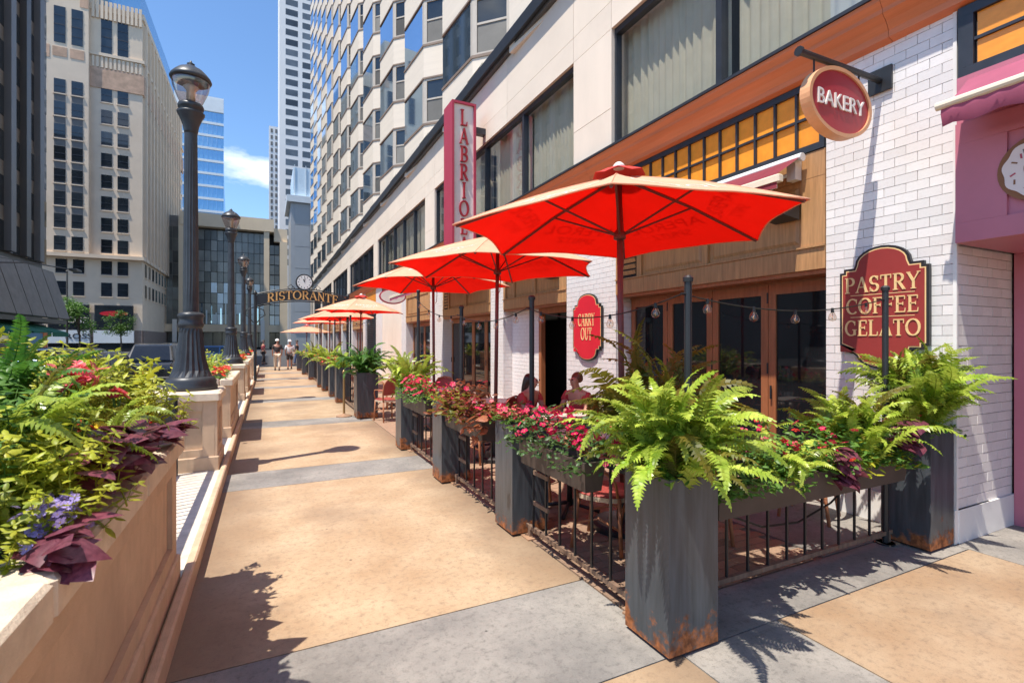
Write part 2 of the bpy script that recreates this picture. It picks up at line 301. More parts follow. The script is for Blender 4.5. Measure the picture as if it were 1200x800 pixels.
mk('tower_limestone', (0.78, 0.63, 0.475), 0.85, var=0.08, scale=0.25, stain=(0.66, 0.52, 0.38), sscale=0.12, spos=(0.5, 0.85))
mk('terracotta', (0.58, 0.38, 0.26), 0.85, var=0.25, scale=1.2)
mk('spandrel_grey', (0.16, 0.155, 0.15), 0.7, var=0.15, scale=1)
mk('granite', (0.26, 0.20, 0.17), 0.7, var=0.2, scale=2)
mk('white_tower', (0.80, 0.79, 0.78), 0.7, var=0.03, scale=0.1)
mk('grey_metal', (0.42, 0.43, 0.44), 0.45, metal=0.3, var=0.08, scale=0.4)
mk('bronze_metal', (0.11, 0.105, 0.10), 0.45, metal=0.3, var=0.2, scale=0.6)
mk('panel_metal', (0.22, 0.20, 0.18), 0.5, metal=0.2, var=0.2, scale=1.5)
mk('grey_mullion', (0.19, 0.19, 0.195), 0.5, metal=0.3, var=0.1, scale=0.8)
mk('atrium_stone', (0.82, 0.66, 0.46), 0.85, var=0.06, scale=0.3)
mk('atrium_glass', (0.17, 0.175, 0.16), 0.15, metal=0.0, var=0.5, scale=0.22, rnd=0.6, spec=0.8)
mk('pale_glass', (0.60, 0.72, 0.80), 0.2, metal=0.1, var=0.1, scale=0.3, rnd=0.25)
mk('tower_blue_glass', (0.22, 0.42, 0.62), 0.12, metal=0.55, var=0.08, scale=0.05, rnd=0.12)
mk('pale_metal', (0.72, 0.77, 0.80), 0.4, var=0.05, scale=0.5)
mk('green_canvas', (0.015, 0.16, 0.11), 0.8, var=0.1)
mk('blue_panel', (0.10, 0.30, 0.55), 0.5, var=0.1)
mk('orange_panel', (0.65, 0.20, 0.05), 0.5, var=0.1)
mk('car_black', (0.012, 0.013, 0.015), 0.22, var=0.1, coat=0.8)
mk('car_grey', (0.10, 0.105, 0.11), 0.25, metal=0.5, var=0.05, coat=0.8)
mk('car_blue', (0.05, 0.10, 0.20), 0.25, metal=0.4, var=0.05, coat=0.8)
mk('rubber', (0.02, 0.02, 0.02), 0.8, var=0.2)
mk('rim_metal', (0.45, 0.45, 0.46), 0.3, metal=0.9, var=0.05)
mk('tail_red', (0.45, 0.01, 0.01), 0.2, var=0.05)
mk('plate_yellow', (0.75, 0.50, 0.03), 0.4, var=0.05)
mk('brass', (0.42, 0.27, 0.12), 0.35, metal=0.7, var=0.15)
mk('cable', (0.012, 0.012, 0.012), 0.5, var=0.1)
mk('filament', (0.80, 0.45, 0.2), 0.4, var=0.1)
mk('clock_white', (0.80, 0.79, 0.76), 0.4, var=0.03)
mk('donut_glaze', (0.78, 0.66, 0.62), 0.35, var=0.04)
mk('donut_dough', (0.24, 0.10, 0.04), 0.6, var=0.1)
mk('speaker_black', (0.025, 0.026, 0.03), 0.5, var=0.2)
mk('chrome', (0.55, 0.56, 0.58), 0.25, metal=0.9, var=0.05)
mk('hotel_brick', (0.79, 0.70, 0.59), 0.6, var=0.05, scale=2, bump=0.35, bscale=9, stretch=(0.2, 0.2, 3.0))
mk('sill_brown', (0.24, 0.175, 0.135), 0.6, var=0.15, scale=3)
mk('frame_beige', (0.52, 0.47, 0.41), 0.5, var=0.08, scale=3)
mk('roof_grey', (0.25, 0.25, 0.25), 0.85, var=0.1)
mkglass('clear_glass', (0.975, 0.98, 0.97), 0.015, 0.06)
mkglass('globe_glass', (0.80, 0.72, 0.70), 0.12, 0.10)
mkglass('bulb_glass', (0.95, 0.90, 0.85), 0.02, 0.06)

# ------------------------------------------------------------------ mesh helpers
class MB:
    def __init__(s): s.v, s.f, s.m = [], [], []
    def add(s, verts, faces, mi=0):
        b = len(s.v); s.v.extend([tuple(p) for p in verts]); s.f.extend([tuple(b+i for i in f) for f in faces]); s.m.extend([mi]*len(faces)); return s
    def box(s, x0, x1, y0, y1, z0, z1, mi=0):
        return s.add([(x0,y0,z0),(x1,y0,z0),(x1,y1,z0),(x0,y1,z0),(x0,y0,z1),(x1,y0,z1),(x1,y1,z1),(x0,y1,z1)],
                     [(0,3,2,1),(4,5,6,7),(0,1,5,4),(1,2,6,5),(2,3,7,6),(3,0,4,7)], mi)
    def bev(s, x0, x1, y0, y1, z0, z1, c, mi=0):
        """box with chamfered upper and vertical edges"""
        def ring(i, z): return [(x0+i+c,y0+i,z),(x1-i-c,y0+i,z),(x1-i,y0+i+c,z),(x1-i,y1-i-c,z),(x1-i-c,y1-i,z),(x0+i+c,y1-i,z),(x0+i,y1-i-c,z),(x0+i,y0+i+c,z)]
        V = ring(0, z0) + ring(0, z1-c) + ring(c, z1)
        Fs = [tuple(range(7,-1,-1)), tuple(range(16,24))]
        for k in (0, 8):
            for i in range(8): Fs.append((k+i, k+(i+1)%8, k+8+(i+1)%8, k+8+i))
        return s.add(V, Fs, mi)
    def hexa(s, p, mi=0):
        return s.add(p, [(0,3,2,1),(4,5,6,7),(0,1,5,4),(1,2,6,5),(2,3,7,6),(3,0,4,7)], mi)
    def cyl(s, a, b, r0, r1=None, n=10, mi=0, caps=True):
        a, b = Vector(a), Vector(b); r1 = r0 if r1 is None else r1
        d = (b-a).normalized(); u = d.orthogonal().normalized(); w = d.cross(u)
        V = [a+(u*math.cos(2*math.pi*i/n)+w*math.sin(2*math.pi*i/n))*r0 for i in range(n)] + [b+(u*math.cos(2*math.pi*i/n)+w*math.sin(2*math.pi*i/n))*r1 for i in range(n)]
        Fs = [(i,(i+1)%n,n+(i+1)%n,n+i) for i in range(n)]
        if caps: Fs += [tuple(range(n-1,-1,-1)), tuple(range(n,2*n))]
        return s.add(V, Fs, mi)
    def tube(s, pts, r, n=6, mi=0, r1=None):
        pts = [Vector(p) for p in pts]; r1 = r if r1 is None else r1
        V, Fs = [], []; k = len(pts); u = None
        for i, p in enumerate(pts):
            d = (pts[min(i+1,k-1)]-pts[max(i-1,0)]).normalized()
            if u is None: u = d.orthogonal().normalized()
            else: u = (u-d*u.dot(d)); u = u.normalized() if u.length > 1e-6 else d.orthogonal().normalized()
            w = d.cross(u); rr = r+(r1-r)*i/(k-1)
            V += [p+(u*math.cos(2*math.pi*j/n)+w*math.sin(2*math.pi*j/n))*rr for j in range(n)]
        for i in range(k-1):
            for j in range(n): Fs.append((i*n+j, i*n+(j+1)%n, (i+1)*n+(j+1)%n, (i+1)*n+j))
        Fs += [tuple(range(n-1,-1,-1)), tuple((k-1)*n+j for j in range(n))]
        return s.add(V, Fs, mi)
    def lathe(s, prof, c=(0,0), n=24, mi=0, flute=None, sx=1, sy=1):
        V, Fs = [], []; k = len(prof)
        for i, (r, z) in enumerate(prof):
            for j in range(n):
                a = 2*math.pi*j/n; rr = r
                if flute and flute[0] <= z <= flute[1] and j % 2: rr = r*flute[2]
                V.append((c[0]+rr*sx*math.cos(a), c[1]+rr*sy*math.sin(a), z))
        for i in range(k-1):
            for j in range(n): Fs.append((i*n+j, i*n+(j+1)%n, (i+1)*n+(j+1)%n, (i+1)*n+j))
        if prof[0][0] > 1e-6: Fs.append(tuple(range(n-1,-1,-1)))
        if prof[-1][0] > 1e-6: Fs.append(tuple((k-1)*n+j for j in range(n)))
        return s.add(V, Fs, mi)
    def prism(s, poly, org, xd, yd, nd, d0, d1, mi=0):
        """2-D outline in the plane (xd, yd) at org, thick from d0 to d1 along nd"""
        org, xd, yd, nd = Vector(org), Vector(xd), Vector(yd), Vector(nd); n = len(poly)
        V = [org+xd*x+yd*y+nd*d0 for x, y in poly] + [org+xd*x+yd*y+nd*d1 for x, y in poly]
        Fs = [tuple(range(n-1,-1,-1)), tuple(range(n,2*n))] + [(i,(i+1)%n,n+(i+1)%n,n+i) for i in range(n)]
        return s.add(V, Fs, mi)
    def mesh(s, name, mats, org=(0,0,0), smooth=False):
        me = bpy.data.meshes.new(name); ox, oy, oz = org
        me.from_pydata([(x-ox, y-oy, z-oz) for x, y, z in s.v], [], s.f)
        for m in (mats if isinstance(mats, (list, tuple)) else [mats]): me.materials.append(MAT[m])
        if any(s.m): me.polygons.foreach_set('material_index', s.m)
        if smooth: me.polygons.foreach_set('use_smooth', [True]*len(s.f))
        me.update(); return me
    def build(s, name, mats, parent=None, smooth=False, org=None):
        po = ORG.get(parent.name, Vector()) if parent else Vector()
        if org is None: org = po
        org = Vector(org)
        return place(name, s.mesh(name, mats, org, smooth), parent, org-po)
ORG = {}
def place(name, me, parent=None, loc=(0,0,0), rot=None, scale=None):
    o = bpy.data.objects.new(name, me); col.objects.link(o); o.location = loc
    if rot is not None: o.rotation_euler = rot
    if scale is not None: o.scale = scale if hasattr(scale, '__len__') else (scale,)*3
    base = Vector()
    if parent is not None: o.parent = parent; base = ORG.get(parent.name, Vector())
    ORG[o.name] = base + Vector(loc)
    return o
def tag(o, label, cat=None, group=None, kind=None):
    o['label'] = label
    if cat: o['category'] = cat
    if group: o['group'] = group
    if kind: o['kind'] = kind
    return o
def thing(name, label, cat, loc=(0,0,0), rz=0, group=None):
    o = place(name, None, None, loc, (0,0,rz)); o.empty_display_size = 0.1
    return tag(o, label, cat, group)
def struct(name, mb, mats, label=None):
    o = mb.build(name, mats, None, org=(0,0,0)); o['kind'] = 'structure'
    if label: o['label'] = label
    return o
def stuff(o): o['kind'] = 'stuff'; return o
def copy_tree(o, parent=None):
    c = o.copy(); col.objects.link(c); c.parent = parent
    for ch in o.children: copy_tree(ch, c)
    return c
def text_mesh(s, size, extrude=0.0):
    cu = bpy.data.curves.new('lettering', 'FONT'); cu.body = s; cu.size = size; cu.align_x = 'CENTER'; cu.align_y = 'CENTER'; cu.extrude = extrude; cu.resolution_u = 3
    ob = bpy.data.objects.new('lettering', cu); col.objects.link(ob)
    me = bpy.data.meshes.new_from_object(ob.evaluated_get(bpy.context.evaluated_depsgraph_get()))
    bpy.data.objects.remove(ob); bpy.data.curves.remove(cu)
    return me
def text_mb(s, size, org, xd, yd, nd, extrude=0.004, sx=1.0, bold=0.0):
    me = text_mesh(s, size, extrude); mb = MB(); org, xd, yd, nd = Vector(org), Vector(xd), Vector(yd), Vector(nd)
    mb.add([org+xd*v.co.x*sx+yd*v.co.y+nd*(v.co.z+extrude) for v in me.vertices], [tuple(p.vertices) for p in me.polygons])
    bpy.data.meshes.remove(me); return mb
# a roman capital alphabet drawn with strokes
TK, TN = 0.15, 0.065
def _bar(x0, y0, x1, y1, w):
    d = Vector((x1-x0, y1-y0)).normalized(); n = Vector((-d.y, d.x))*w/2
    return [(x0-n.x, y0-n.y), (x1-n.x, y1-n.y), (x1+n.x, y1+n.y), (x0+n.x, y0+n.y)]
def _hb(x0, x1, y, w=TN): return [(x0, y-w/2), (x1, y-w/2), (x1, y+w/2), (x0, y+w/2)]
def _stem(x, y0=0.0, y1=1.0, w=TK, ser=(1, 1)):
    o = [[(x-w/2, y0), (x+w/2, y0), (x+w/2, y1), (x-w/2, y1)]]
    if ser[0]: o.append(_hb(x-w/2-.075, x+w/2+.075, y0+.025, .05))
    if ser[1]: o.append(_hb(x-w/2-.075, x+w/2+.075, y1-.025, .05))
    return o
def _arc(cx, cy, rx, ry, a0, a1, w=TK, thin=TN, n=14):
    o = []
    for i in range(n):
        q = []
        for k in (i, i+1):
            a = R_(a0+(a1-a0)*k/n); ww = thin+(w-thin)*abs(math.cos(a))
            q.append(((cx+(rx-ww/2)*math.cos(a), cy+(ry-ww/2)*math.sin(a)), (cx+(rx+ww/2)*math.cos(a), cy+(ry+ww/2)*math.sin(a))))
        o.append([q[0][0], q[0][1], q[1][1], q[1][0]])
    return o
def glyph(c):
    if c == ' ': return [], 0.4
    if c == 'I': return _stem(.17), .34
    if c == 'L': return _stem(.17) + [_hb(.17,.60,.033), _bar(.585,.03,.605,.26,.05)], .66
    if c == 'T': return _stem(.36,0,1,TK,(1,0)) + [_hb(.04,.68,.965), _bar(.065,.74,.055,.97,.05), _bar(.655,.74,.665,.97,.05)], .72
    if c in 'FE':
        o = _stem(.17) + [_hb(.17,.60,.965), _bar(.59,.77,.60,.97,.05), _hb(.17,.50,.52), _bar(.49,.42,.49,.62,.045)]
        return (o, .64) if c == 'F' else (o + [_hb(.17,.63,.033), _bar(.615,.03,.635,.25,.05)], .69)
    if c in 'PRB':
        o = _stem(.17) + [_hb(.17,.36,.966), _hb(.17,.36,.49)] + _arc(.35,.728,.24,.238,-90,90)
        if c == 'R': o += [_bar(.36,.49,.66,.03,TK), _hb(.56,.76,.025,.05)]
        if c == 'B': o += [_hb(.17,.38,.033)] + _arc(.37,.26,.27,.227,-90,90)
        return o, {'P': .68, 'R': .76, 'B': .72}[c]
    if c == 'A': return [_bar(.09,.02,.40,.98,TN), _bar(.40,.98,.71,.02,TK), _hb(.20,.61,.34,.055), _hb(.0,.2,.025,.05), _hb(.6,.83,.025,.05)], .82
    if c == 'Y': return [_bar(.10,.98,.39,.45,TK), _bar(.68,.98,.39,.45,TN), _hb(.0,.22,.975,.05), _hb(.58,.78,.975,.05)] + _stem(.39,0,.47,TK,(1,0)), .78
    if c == 'S': return _arc(.33,.725,.22,.242,25,270) + _arc(.33,.265,.235,.233,-155,90) + [_bar(.545,.70,.555,.97,.05), _bar(.085,.03,.095,.30,.05)], .65
    if c in 'CG':
        o = _arc(.46,.5,.37,.47,48,312) + [_bar(.71,.68,.72,.95,.05)]
        if c == 'G': o += _stem(.70,.06,.42,TK,(0,1))
        return o, (.80 if c == 'C' else .86)
    if c == 'O': return _arc(.45,.5,.37,.47,0,360,n=26), .90
    if c == 'U': return _stem(.17,.3,1,TK,(0,1)) + _stem(.66,.3,1,TN,(0,1)) + _arc(.40,.33,.235,.30,180,360), .80
    if c == 'N': return _stem(.14,0,1,TN) + [_bar(.14,.97,.64,.04,TK)] + _stem(.64,0,1,TN), .78
    return [], .5
def roman_mb(s, h, org, xd, yd, nd, depth=0.008, sx=1.0, gap=0.04, curve=None, mb=None):
    mb = mb or MB(); adv = [glyph(c)[1]+gap for c in s]; tot = sum(adv)*h*sx; x = -tot/2; k = 0
    for c, a in zip(s, adv):
        for poly in glyph(c)[0]:
            k += 1
            pts = []
            for px, py in poly:
                X = x+px*h*sx; Y = (py-0.5)*h
                if curve: Y += curve(X)
                pts.append((X, Y))
            ar = sum(pts[i][0]*pts[(i+1)%len(pts)][1]-pts[(i+1)%len(pts)][0]*pts[i][1] for i in range(len(pts)))
            if ar < 0: pts.reverse()
            mb.prism(pts, org, xd, yd, nd, 0.0, depth+(k % 5)*0.0004)
        x += a*h*sx
    return mb
WX, WU, WN = (0,-1,0), (0,0,1), (-1,0,0)       # lettering on a wall that faces -X
FX, FU, FN = (1,0,0), (0,0,1), (0,-1,0)        # lettering on a face towards -Y
def skin_mesh(name, verts, edges, mat, parent, sub=1, smooth=True, root=0):
    """grow a continuous body from a joint graph: verts = [(x,y,z,rx,ry)]"""
    me = bpy.data.meshes.new(name); me.from_pydata([v[:3] for v in verts], edges, [])
    o = bpy.data.objects.new(name, me); col.objects.link(o)
    o.modifiers.new('skin', 'SKIN').use_smooth_shade = smooth
    sv = me.skin_vertices[0].data
    for i, v in enumerate(verts): sv[i].radius = (v[3], v[4] if len(v) > 4 else v[3]); sv[i].use_root = (i == root)
    ss = o.modifiers.new('sub', 'SUBSURF'); ss.levels = sub; ss.render_levels = sub
    dg = bpy.context.evaluated_depsgraph_get(); dg.update()
    m2 = bpy.data.meshes.new_from_object(o.evaluated_get(dg)); m2.name = name
    bpy.data.objects.remove(o); bpy.data.meshes.remove(me)
    m2.materials.clear(); m2.materials.append(MAT[mat])
    m2.polygons.foreach_set('use_smooth', [True]*len(m2.polygons))
    return place(name, m2, parent)

# ================================================================== ground, road, walkway
UNIT = MB().box(-.5,.5,-.5,.5,-.5,.5)
_unit = {}
def unit_box(mat):
    if mat not in _unit: _unit[mat] = UNIT.mesh('piece', mat)
    return _unit[mat]
def piece(name, mat, parent, x0, x1, y0, y1, z0, z1):
    o = place(name, unit_box(mat), parent, Vector(((x0+x1)/2, (y0+y1)/2, (z0+z1)/2))-ORG.get(parent.name, Vector()), None, (x1-x0, y1-y0, z1-z0))
    return o
struct('ground', MB().box(-1500,1500,-1500,1500,-1.2,-0.16), 'asphalt')
struct('road', MB().box(-17,-2.1,-30,400,-0.158,-0.150), 'asphalt')
struct('road_markings', (lambda m: [m.box(-9.6,-9.45,-20+6*i,-17+6*i,-0.149,-0.145) for i in range(60)] and m)(MB()), 'line_paint')
struct('cross_street', MB().box(-17,40,36.2,58,-0.149,-0.141), 'asphalt')
walk = struct('walkway', MB().box(-2.05,2.02,-12,35.9,-0.3,-0.022), 'joint')
bands = [(2.05+4.42*k, 2.98+4.42*k - (0.12 if k else 0)) for k in range(-3, 8)]
for i, (a, b) in enumerate(bands):
    piece('concrete_slab', 'grey_slab', walk, -0.46, 2.016, a, b, -0.06, 0.0)
    nb = bands[i+1][0] if i+1 < len(bands) else 35.8
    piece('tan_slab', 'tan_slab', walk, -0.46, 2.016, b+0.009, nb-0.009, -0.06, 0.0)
pav = struct('pavement', MB().box(2.021,6.6,-12,2.46,-0.3,-0.024), 'joint')
piece('concrete_slab', 'grey_slab', pav, 2.025, 2.785, -2.4, 2.03, -0.06, 0.0)
piece('tan_slab', 'brown_slab', pav, 2.796, 5.14, -2.4, 2.03, -0.06, 0.0)
piece('concrete_slab', 'grey_slab', pav, 2.025, 5.14, 2.04, 2.455, -0.06, 0.0)
piece('concrete_slab', 'grey_slab', pav, 5.15, 6.58, -2.4, 2.12, -0.06, 0.0)
patio = struct('patio_floor', MB().box(2.021,6.2,2.463,35.9,-0.3,-0.02), 'joint')
piece('concrete_slab', 'grey_slab', patio, 3.95, 5.5, 2.47, 3.62, -0.06, 0.001)
bw, bl, cnt = 0.1, 0.2, 0
restp = MB()
row = 0; y = 2.47
while y < 9.0:
    x = 2.03 - (bl/2 if row % 2 else 0)
    while x < 5.4:
        x0, x1 = max(x, 2.028), min(x+bl, 5.5)
        if not (x1 > 3.95 and y < 3.62):
            if cnt < 300 and y < 4.4: piece('paver', 'paver', patio, x0+.003, x1-.003, y+.003, y+bw-.003, -0.05, rng.uniform(-.0015, .0015)); cnt += 1
            else: restp.box(x0+.003, x1-.003, y+.003, y+bw-.003, -0.05, rng.uniform(-.0015, .0015))
        x += bl
    y += bw; row += 1
restp.box(2.03, 5.5, 9.01, 35.8, -0.05, 0.0)
stuff(restp.build('pavers', 'paver', patio))

# ================================================================== stone parapet along the road
parapet = struct('kerb', MB().bev(-0.515,-0.455,-4,35.6,-0.2,0.14,0.012), 'limestone')
ledge = struct('ledge', MB().box(-2.02,-0.517,-4,35.6,-0.2,0.095), 'ledge_stone')
def stone_box(y0, y1, label, x0=-1.42, x1=-0.535, soil=True):
    t = thing('stone_planter', label, 'planter', ((x0+x1)/2, (y0+y1)/2, 0.095), 0, 'stone planters along the kerb')
    B = MB(); B.bev(x0+.04,x1-.04,y0+.04,y1-.04,0.096,0.97,.01)
    B.build('body', 'limestone', t)
    P = MB(); P.bev(x0-.01,x1+.01,y0-.01,y1+.01,0.097,0.27,.012); P.build('plinth', 'limestone', t)
    # framing strips leave a sunk panel on every side
    S = MB()
    for xx0, xx1 in ((x1-.041, x1-.012), (x0+.012, x0+.041)):
        S.box(xx0,xx1,y0+.012,y0+.17,0.27,0.96); S.box(xx0,xx1,y1-.17,y1-.012,0.27,0.96)
        S.box(xx0,xx1,y0+.171,y1-.171,0.83,0.96); S.box(xx0,xx1,y0+.171,y1-.171,0.27,0.36)
    for yy0, yy1 in ((y0+.010, y0+.041), (y1-.041, y1-.010)):
        S.box(x0+.042,x0+.17,yy0,yy1,0.27,0.96); S.box(x1-.17,x1-.042,yy0,yy1,0.27,0.96)
        S.box(x0+.171,x1-.171,yy0,yy1,0.83,0.96); S.box(x0+.171,x1-.171,yy0,yy1,0.27,0.36)
    S.build('panel_frame', 'limestone', t)
    c = MB(); w = 0.16
    if soil:
        ns = max(2, round((y1-y0)/1.15)); ll = (y1-y0+.06)/ns
        for i in range(ns):
            for xa, xb in ((x0-.03, x0+w), (x1-w, x1+.03)): MB().bev(xa,xb,y0-.03+i*ll+.003,y0-.03+(i+1)*ll-.003,0.961,1.07+rng.uniform(-.003,.003),.014).build('coping', 'coping', t)
        c.bev(x0+w+.002,x1-w-.002,y0-.03,y0+w,0.961,1.069,.02); c.bev(x0+w+.002,x1-w-.002,y1-w,y1+.03,0.961,1.069,.02)
        c.build('coping', 'coping', t)
        MB().box(x0+w,x1-w,y0+w,y1-w,0.9,1.03).build('soil', 'soil', t)
    else:
        c.bev(x0-.03,x1+.03,y0-.03,y1+.03,0.961,1.07,.025); c.build('coping', 'coping', t)
    return t
def railing(y0, y1, label, x=-0.98):
    t = thing('railing', label, 'railing', (x, (y0+y1)/2, 0.095), 0, 'black railings between stone piers')
    MB().bev(x-.03,x+.03,y0,y1,1.0,1.05,.01).build('top_rail', 'black_metal', t)
    MB().box(x-.015,x+.015,y0,y1,0.17,0.2).build('bottom_rail', 'black_metal', t)
    for yy in (y0+.03, y1-.03): MB().box(x-.025,x+.025,yy-.025,yy+.025,0.095,1.0).build('post', 'black_metal', t)
    n = int((y1-y0-.12)/0.115)
    m = MB().box(-.008,.008,-.008,.008,0.2,1.0).mesh('baluster', 'black_metal')
    for i in range(n): place('baluster', m, t, Vector((x, y0+.11+i*(y1-y0-.2)/max(1,n-1), 0))-ORG[t.name])
names8 = ['overflowing with lime, fern and purple leaves', 'with red flowers just past the first lamp pier', 'past the second lamp pier', 'past the third lamp pier', 'past the fourth lamp pier, farthest']
for k in range(5):
    if k == 0: stone_box(0.6, 4.02, 'long beige stone planter '+names8[0])
    elif k < 4: stone_box(1.5+8*k, 3.95+8*k, 'beige stone planter '+names8[k])
    rl = ['beside the lime foliage planter', 'past the first lamp pier and planter', 'past the second lamp pier and planter', 'past the third lamp pier and planter'][k] if k < 4 else None
    if k < 4:
        railing(4.06+8*k, 7.13+8*k, 'black baluster railing leading to a lamp pier, '+rl)
        if k < 3: railing(8.1+8*k, 9.42+8*k, 'short black railing between lamp pier and planter, '+['first lamp', 'second lamp', 'third lamp'][k])
ordn = ['tallest', 'second', 'third', 'fourth']
LP = [(0.0,5.30),(0.012,5.285),(0.02,5.26),(0.045,5.25),(0.03,5.235),(0.06,5.22),(0.10,5.19),(0.14,5.17),(0.19,5.12),(0.225,5.075),(0.235,5.05),(0.226,5.03),(0.17,5.028)]
for k in range(4):
    y = 7.6+8*k; x = -0.88
    stone_box(y-.4, y+.4, 'square beige stone pier carrying the %s lamp post' % ['tallest', 'second', 'third', 'fourth'][k], -1.28, -0.545, soil=False)
    t = thing('street_lamp', 'black fluted lamp post with acorn globe, '+['standing tallest, beside the lime planter', 'next after the tallest one along the walkway', 'third along the walkway before the arch sign', 'last one, standing beyond the arch sign'][k], 'street lamp', (x, y, 1.07), 0, 'acorn lamp posts')
    MB().lathe([(0.30,1.071),(0.30,1.12),(0.285,1.15),(0.29,1.19),(0.265,1.22),(0.25,1.24)], (x,y), 28).build('plinth', 'lamp_iron', t, True)
    MB().lathe([(0.24,1.235),(0.205,1.32),(0.172,1.45),(0.148,1.62),(0.132,1.80),(0.125,1.86)], (x,y), 36, flute=(1.3,1.82,0.90)).build('bell_base', 'lamp_iron', t)
    MB().lathe([(0.11,1.84),(0.135,1.87),(0.15,1.91),(0.135,1.94),(0.135,1.99),(0.152,2.02),(0.135,2.05),(0.085,2.07)], (x,y), 28).build('ring', 'lamp_iron', t, True)
    MB().lathe([(0.088,2.06),(0.086,2.5),(0.08,3.4),(0.072,4.36)], (x,y), 32, flute=(2.1,4.3,0.93)).build('shaft', 'lamp_iron', t)
    MB().lathe([(0.072,4.35),(0.078,4.38),(0.092,4.46),(0.12,4.54),(0.152,4.60),(0.158,4.62),(0.125,4.63),(0.12,4.65),(0.142,4.67),(0.147,4.70),(0.135,4.73),(0.12,4.735)], (x,y), 28).build('capital', 'lamp_iron', t, True)
    MB().lathe([(0.115,4.736),(0.135,4.77),(0.168,4.85),(0.198,4.93),(0.213,5.0),(0.216,5.027)], (x,y), 28).build('globe', 'globe_glass', t, True)
    MB().lathe([(0.05,4.736),(0.05,4.9),(0.09,4.95),(0.02,5.0)], (x,y), 12).build('lamp_core', 'cream_metal', t, True)
    MB().lathe(LP[::-1], (x,y), 28).build('roof_cap', 'lamp_iron', t, True)

# ================================================================== restaurant building (podium)
podium = thing('restaurant_building', 'cream stone two storey street front with white brick piers and big curtained windows', 'building', (5.3, 18, 0))
ZB, ZT = 4.84, 6.86           # upper windows
PER, C0 = 9.75, 6.73          # stone columns
END = 68.0
def brick_row(face, mb, parent, mat='glazed_brick', L=0.18, Hc=0.086, g=0.0045, single=True, cap=300):
    """face = (fixed axis, fixed value, outward sign, u0, u1, z0, z1)"""
    ax, f, sg, u0, u1, z0, z1 = face; z = z0; r = 0; n = 0
    while z < z1-.02:
        zt = min(z+Hc, z1); u = u0-(L/2 if r % 2 else 0)
        while u < u1-.005:
            a, b = max(u, u0), min(u+L, u1)
            if b-a > .02:
                d0, d1 = (f, f+.03) if sg < 0 else (f-.03, f)
                j = rng.uniform(-.0012, .0012)
                bx = (d0+j, d1+j, a+g/2, b-g/2) if ax == 'x' else (a+g/2, b-g/2, d0+j, d1+j)
                if single and n < cap: piece('brick', mat, parent, *bx, z+g/2, zt-g/2); n += 1
                else: mb.box(*bx, z+g/2, zt-g/2)
            u += L
        z += Hc; r += 1
piers = [(2.14,3.22),(6.68,8.2),(11.07,11.85),(15.75,17.2),(20.6,21.4),(25.4,27.0),(30.2,31.0),(35.1,36.7),(40,40.8),(44.9,46.4),(49.7,50.5),(54.6,56.1),(59.4,60.2),(64.3,65.9)]
for i, (a, b) in enumerate(piers):
    pr = MB().box(5.205,5.75,a+.02,b-.02,0.0,4.5).build('pier', 'mortar', podium)
    MB().box(5.15,5.76,a-.012,b+.012,0.0,0.28).build('plinth', 'white_stone', pr)
    if i == 0:
        mb = MB(); brick_row(('x',5.18,-1,a,b,0.281,4.5), mb, pr, cap=298); stuff(mb.build('upper_bricks', 'glazed_brick', pr))
        MB().box(5.172,5.2,a-.014,a+.012,0.281,4.5).build('corner_strip', 'white_stone', pr)
        mb = MB(); brick_row(('y',b+.005,1,5.21,5.7,0.281,2.45), mb, pr, single=False); stuff(mb.build('bricks', 'glazed_brick', pr))
    elif i < 5:
        mb = MB(); brick_row(('x',5.18,-1,a,b,0.281,4.5), mb, pr, single=False)
        brick_row(('y',a-.005,-1,5.212,5.7,0.281,2.45), mb, pr, single=False)
        stuff(mb.build('bricks', 'glazed_brick', pr))
    else:
        MB().box(5.18,5.7,a+.001,b-.001,0.281,4.5).build('facing', 'glazed_brick', pr)
# return wall of the recessed doorway
rw = MB().box(5.215,6.3,2.165,2.19,0.0,2.55).build('return_wall', 'mortar', podium)
brick_row(('y',2.14,-1,5.205,6.22,0.281,2.5), None, rw)
MB().box(5.208,6.25,2.122,2.16,0.0,0.28).build('plinth', 'white_stone', rw)
# floor slab and dark interior
MB().box(6.35,6.5,-6,END,0.0,8.4).build('back_wall', 'dark_interior', podium)
MB().box(5.78,6.35,2.2,END,4.46,4.8).build('floor_slab', 'dark_interior', podium)
# cornice
cprof = [(5.2,4.44),(5.10,4.47),(5.10,4.53),(5.06,4.60),(5.00,4.66),(5.00,4.70),(4.96,4.76),(4.955,4.80),(5.2,4.80)]
def cornice(y0, y1): 
    mb = MB(); n = len(cprof)
    mb.add([(x,y0,z) for x, z in cprof]+[(x,y1,z) for x, z in cprof], [(i,(i+1)%n,n+(i+1)%n,n+i) for i in range(n)]+[tuple(range(n)),tuple(range(2*n-1,n-1,-1))])
    return mb
ys = [-6,2.6,7.3,12.2,17,21.9,26.7,36,46,56,END]
for a, b in zip(ys, ys[1:]): cornice(a+.002, b-.002).build('cornice', 'copper_cornice', podium)
MB().box(4.935,5.24,-6,END,4.803,4.838).build('flashing', 'dark_frame', podium)
def raised_board(mb, x, y0, y1, z0, z1):
    mb.add([(x,y0,z0),(x,y1,z0),(x,y1,z1),(x,y0,z1),(x-.018,y0+.035,z0+.035),(x-.018,y1-.035,z0+.035),(x-.018,y1-.035,z1-.035),(x-.018,y0+.035,z1-.035)],
           [(4,7,6,5),(0,4,5,1),(1,5,6,2),(2,6,7,3),(3,7,4,0)])
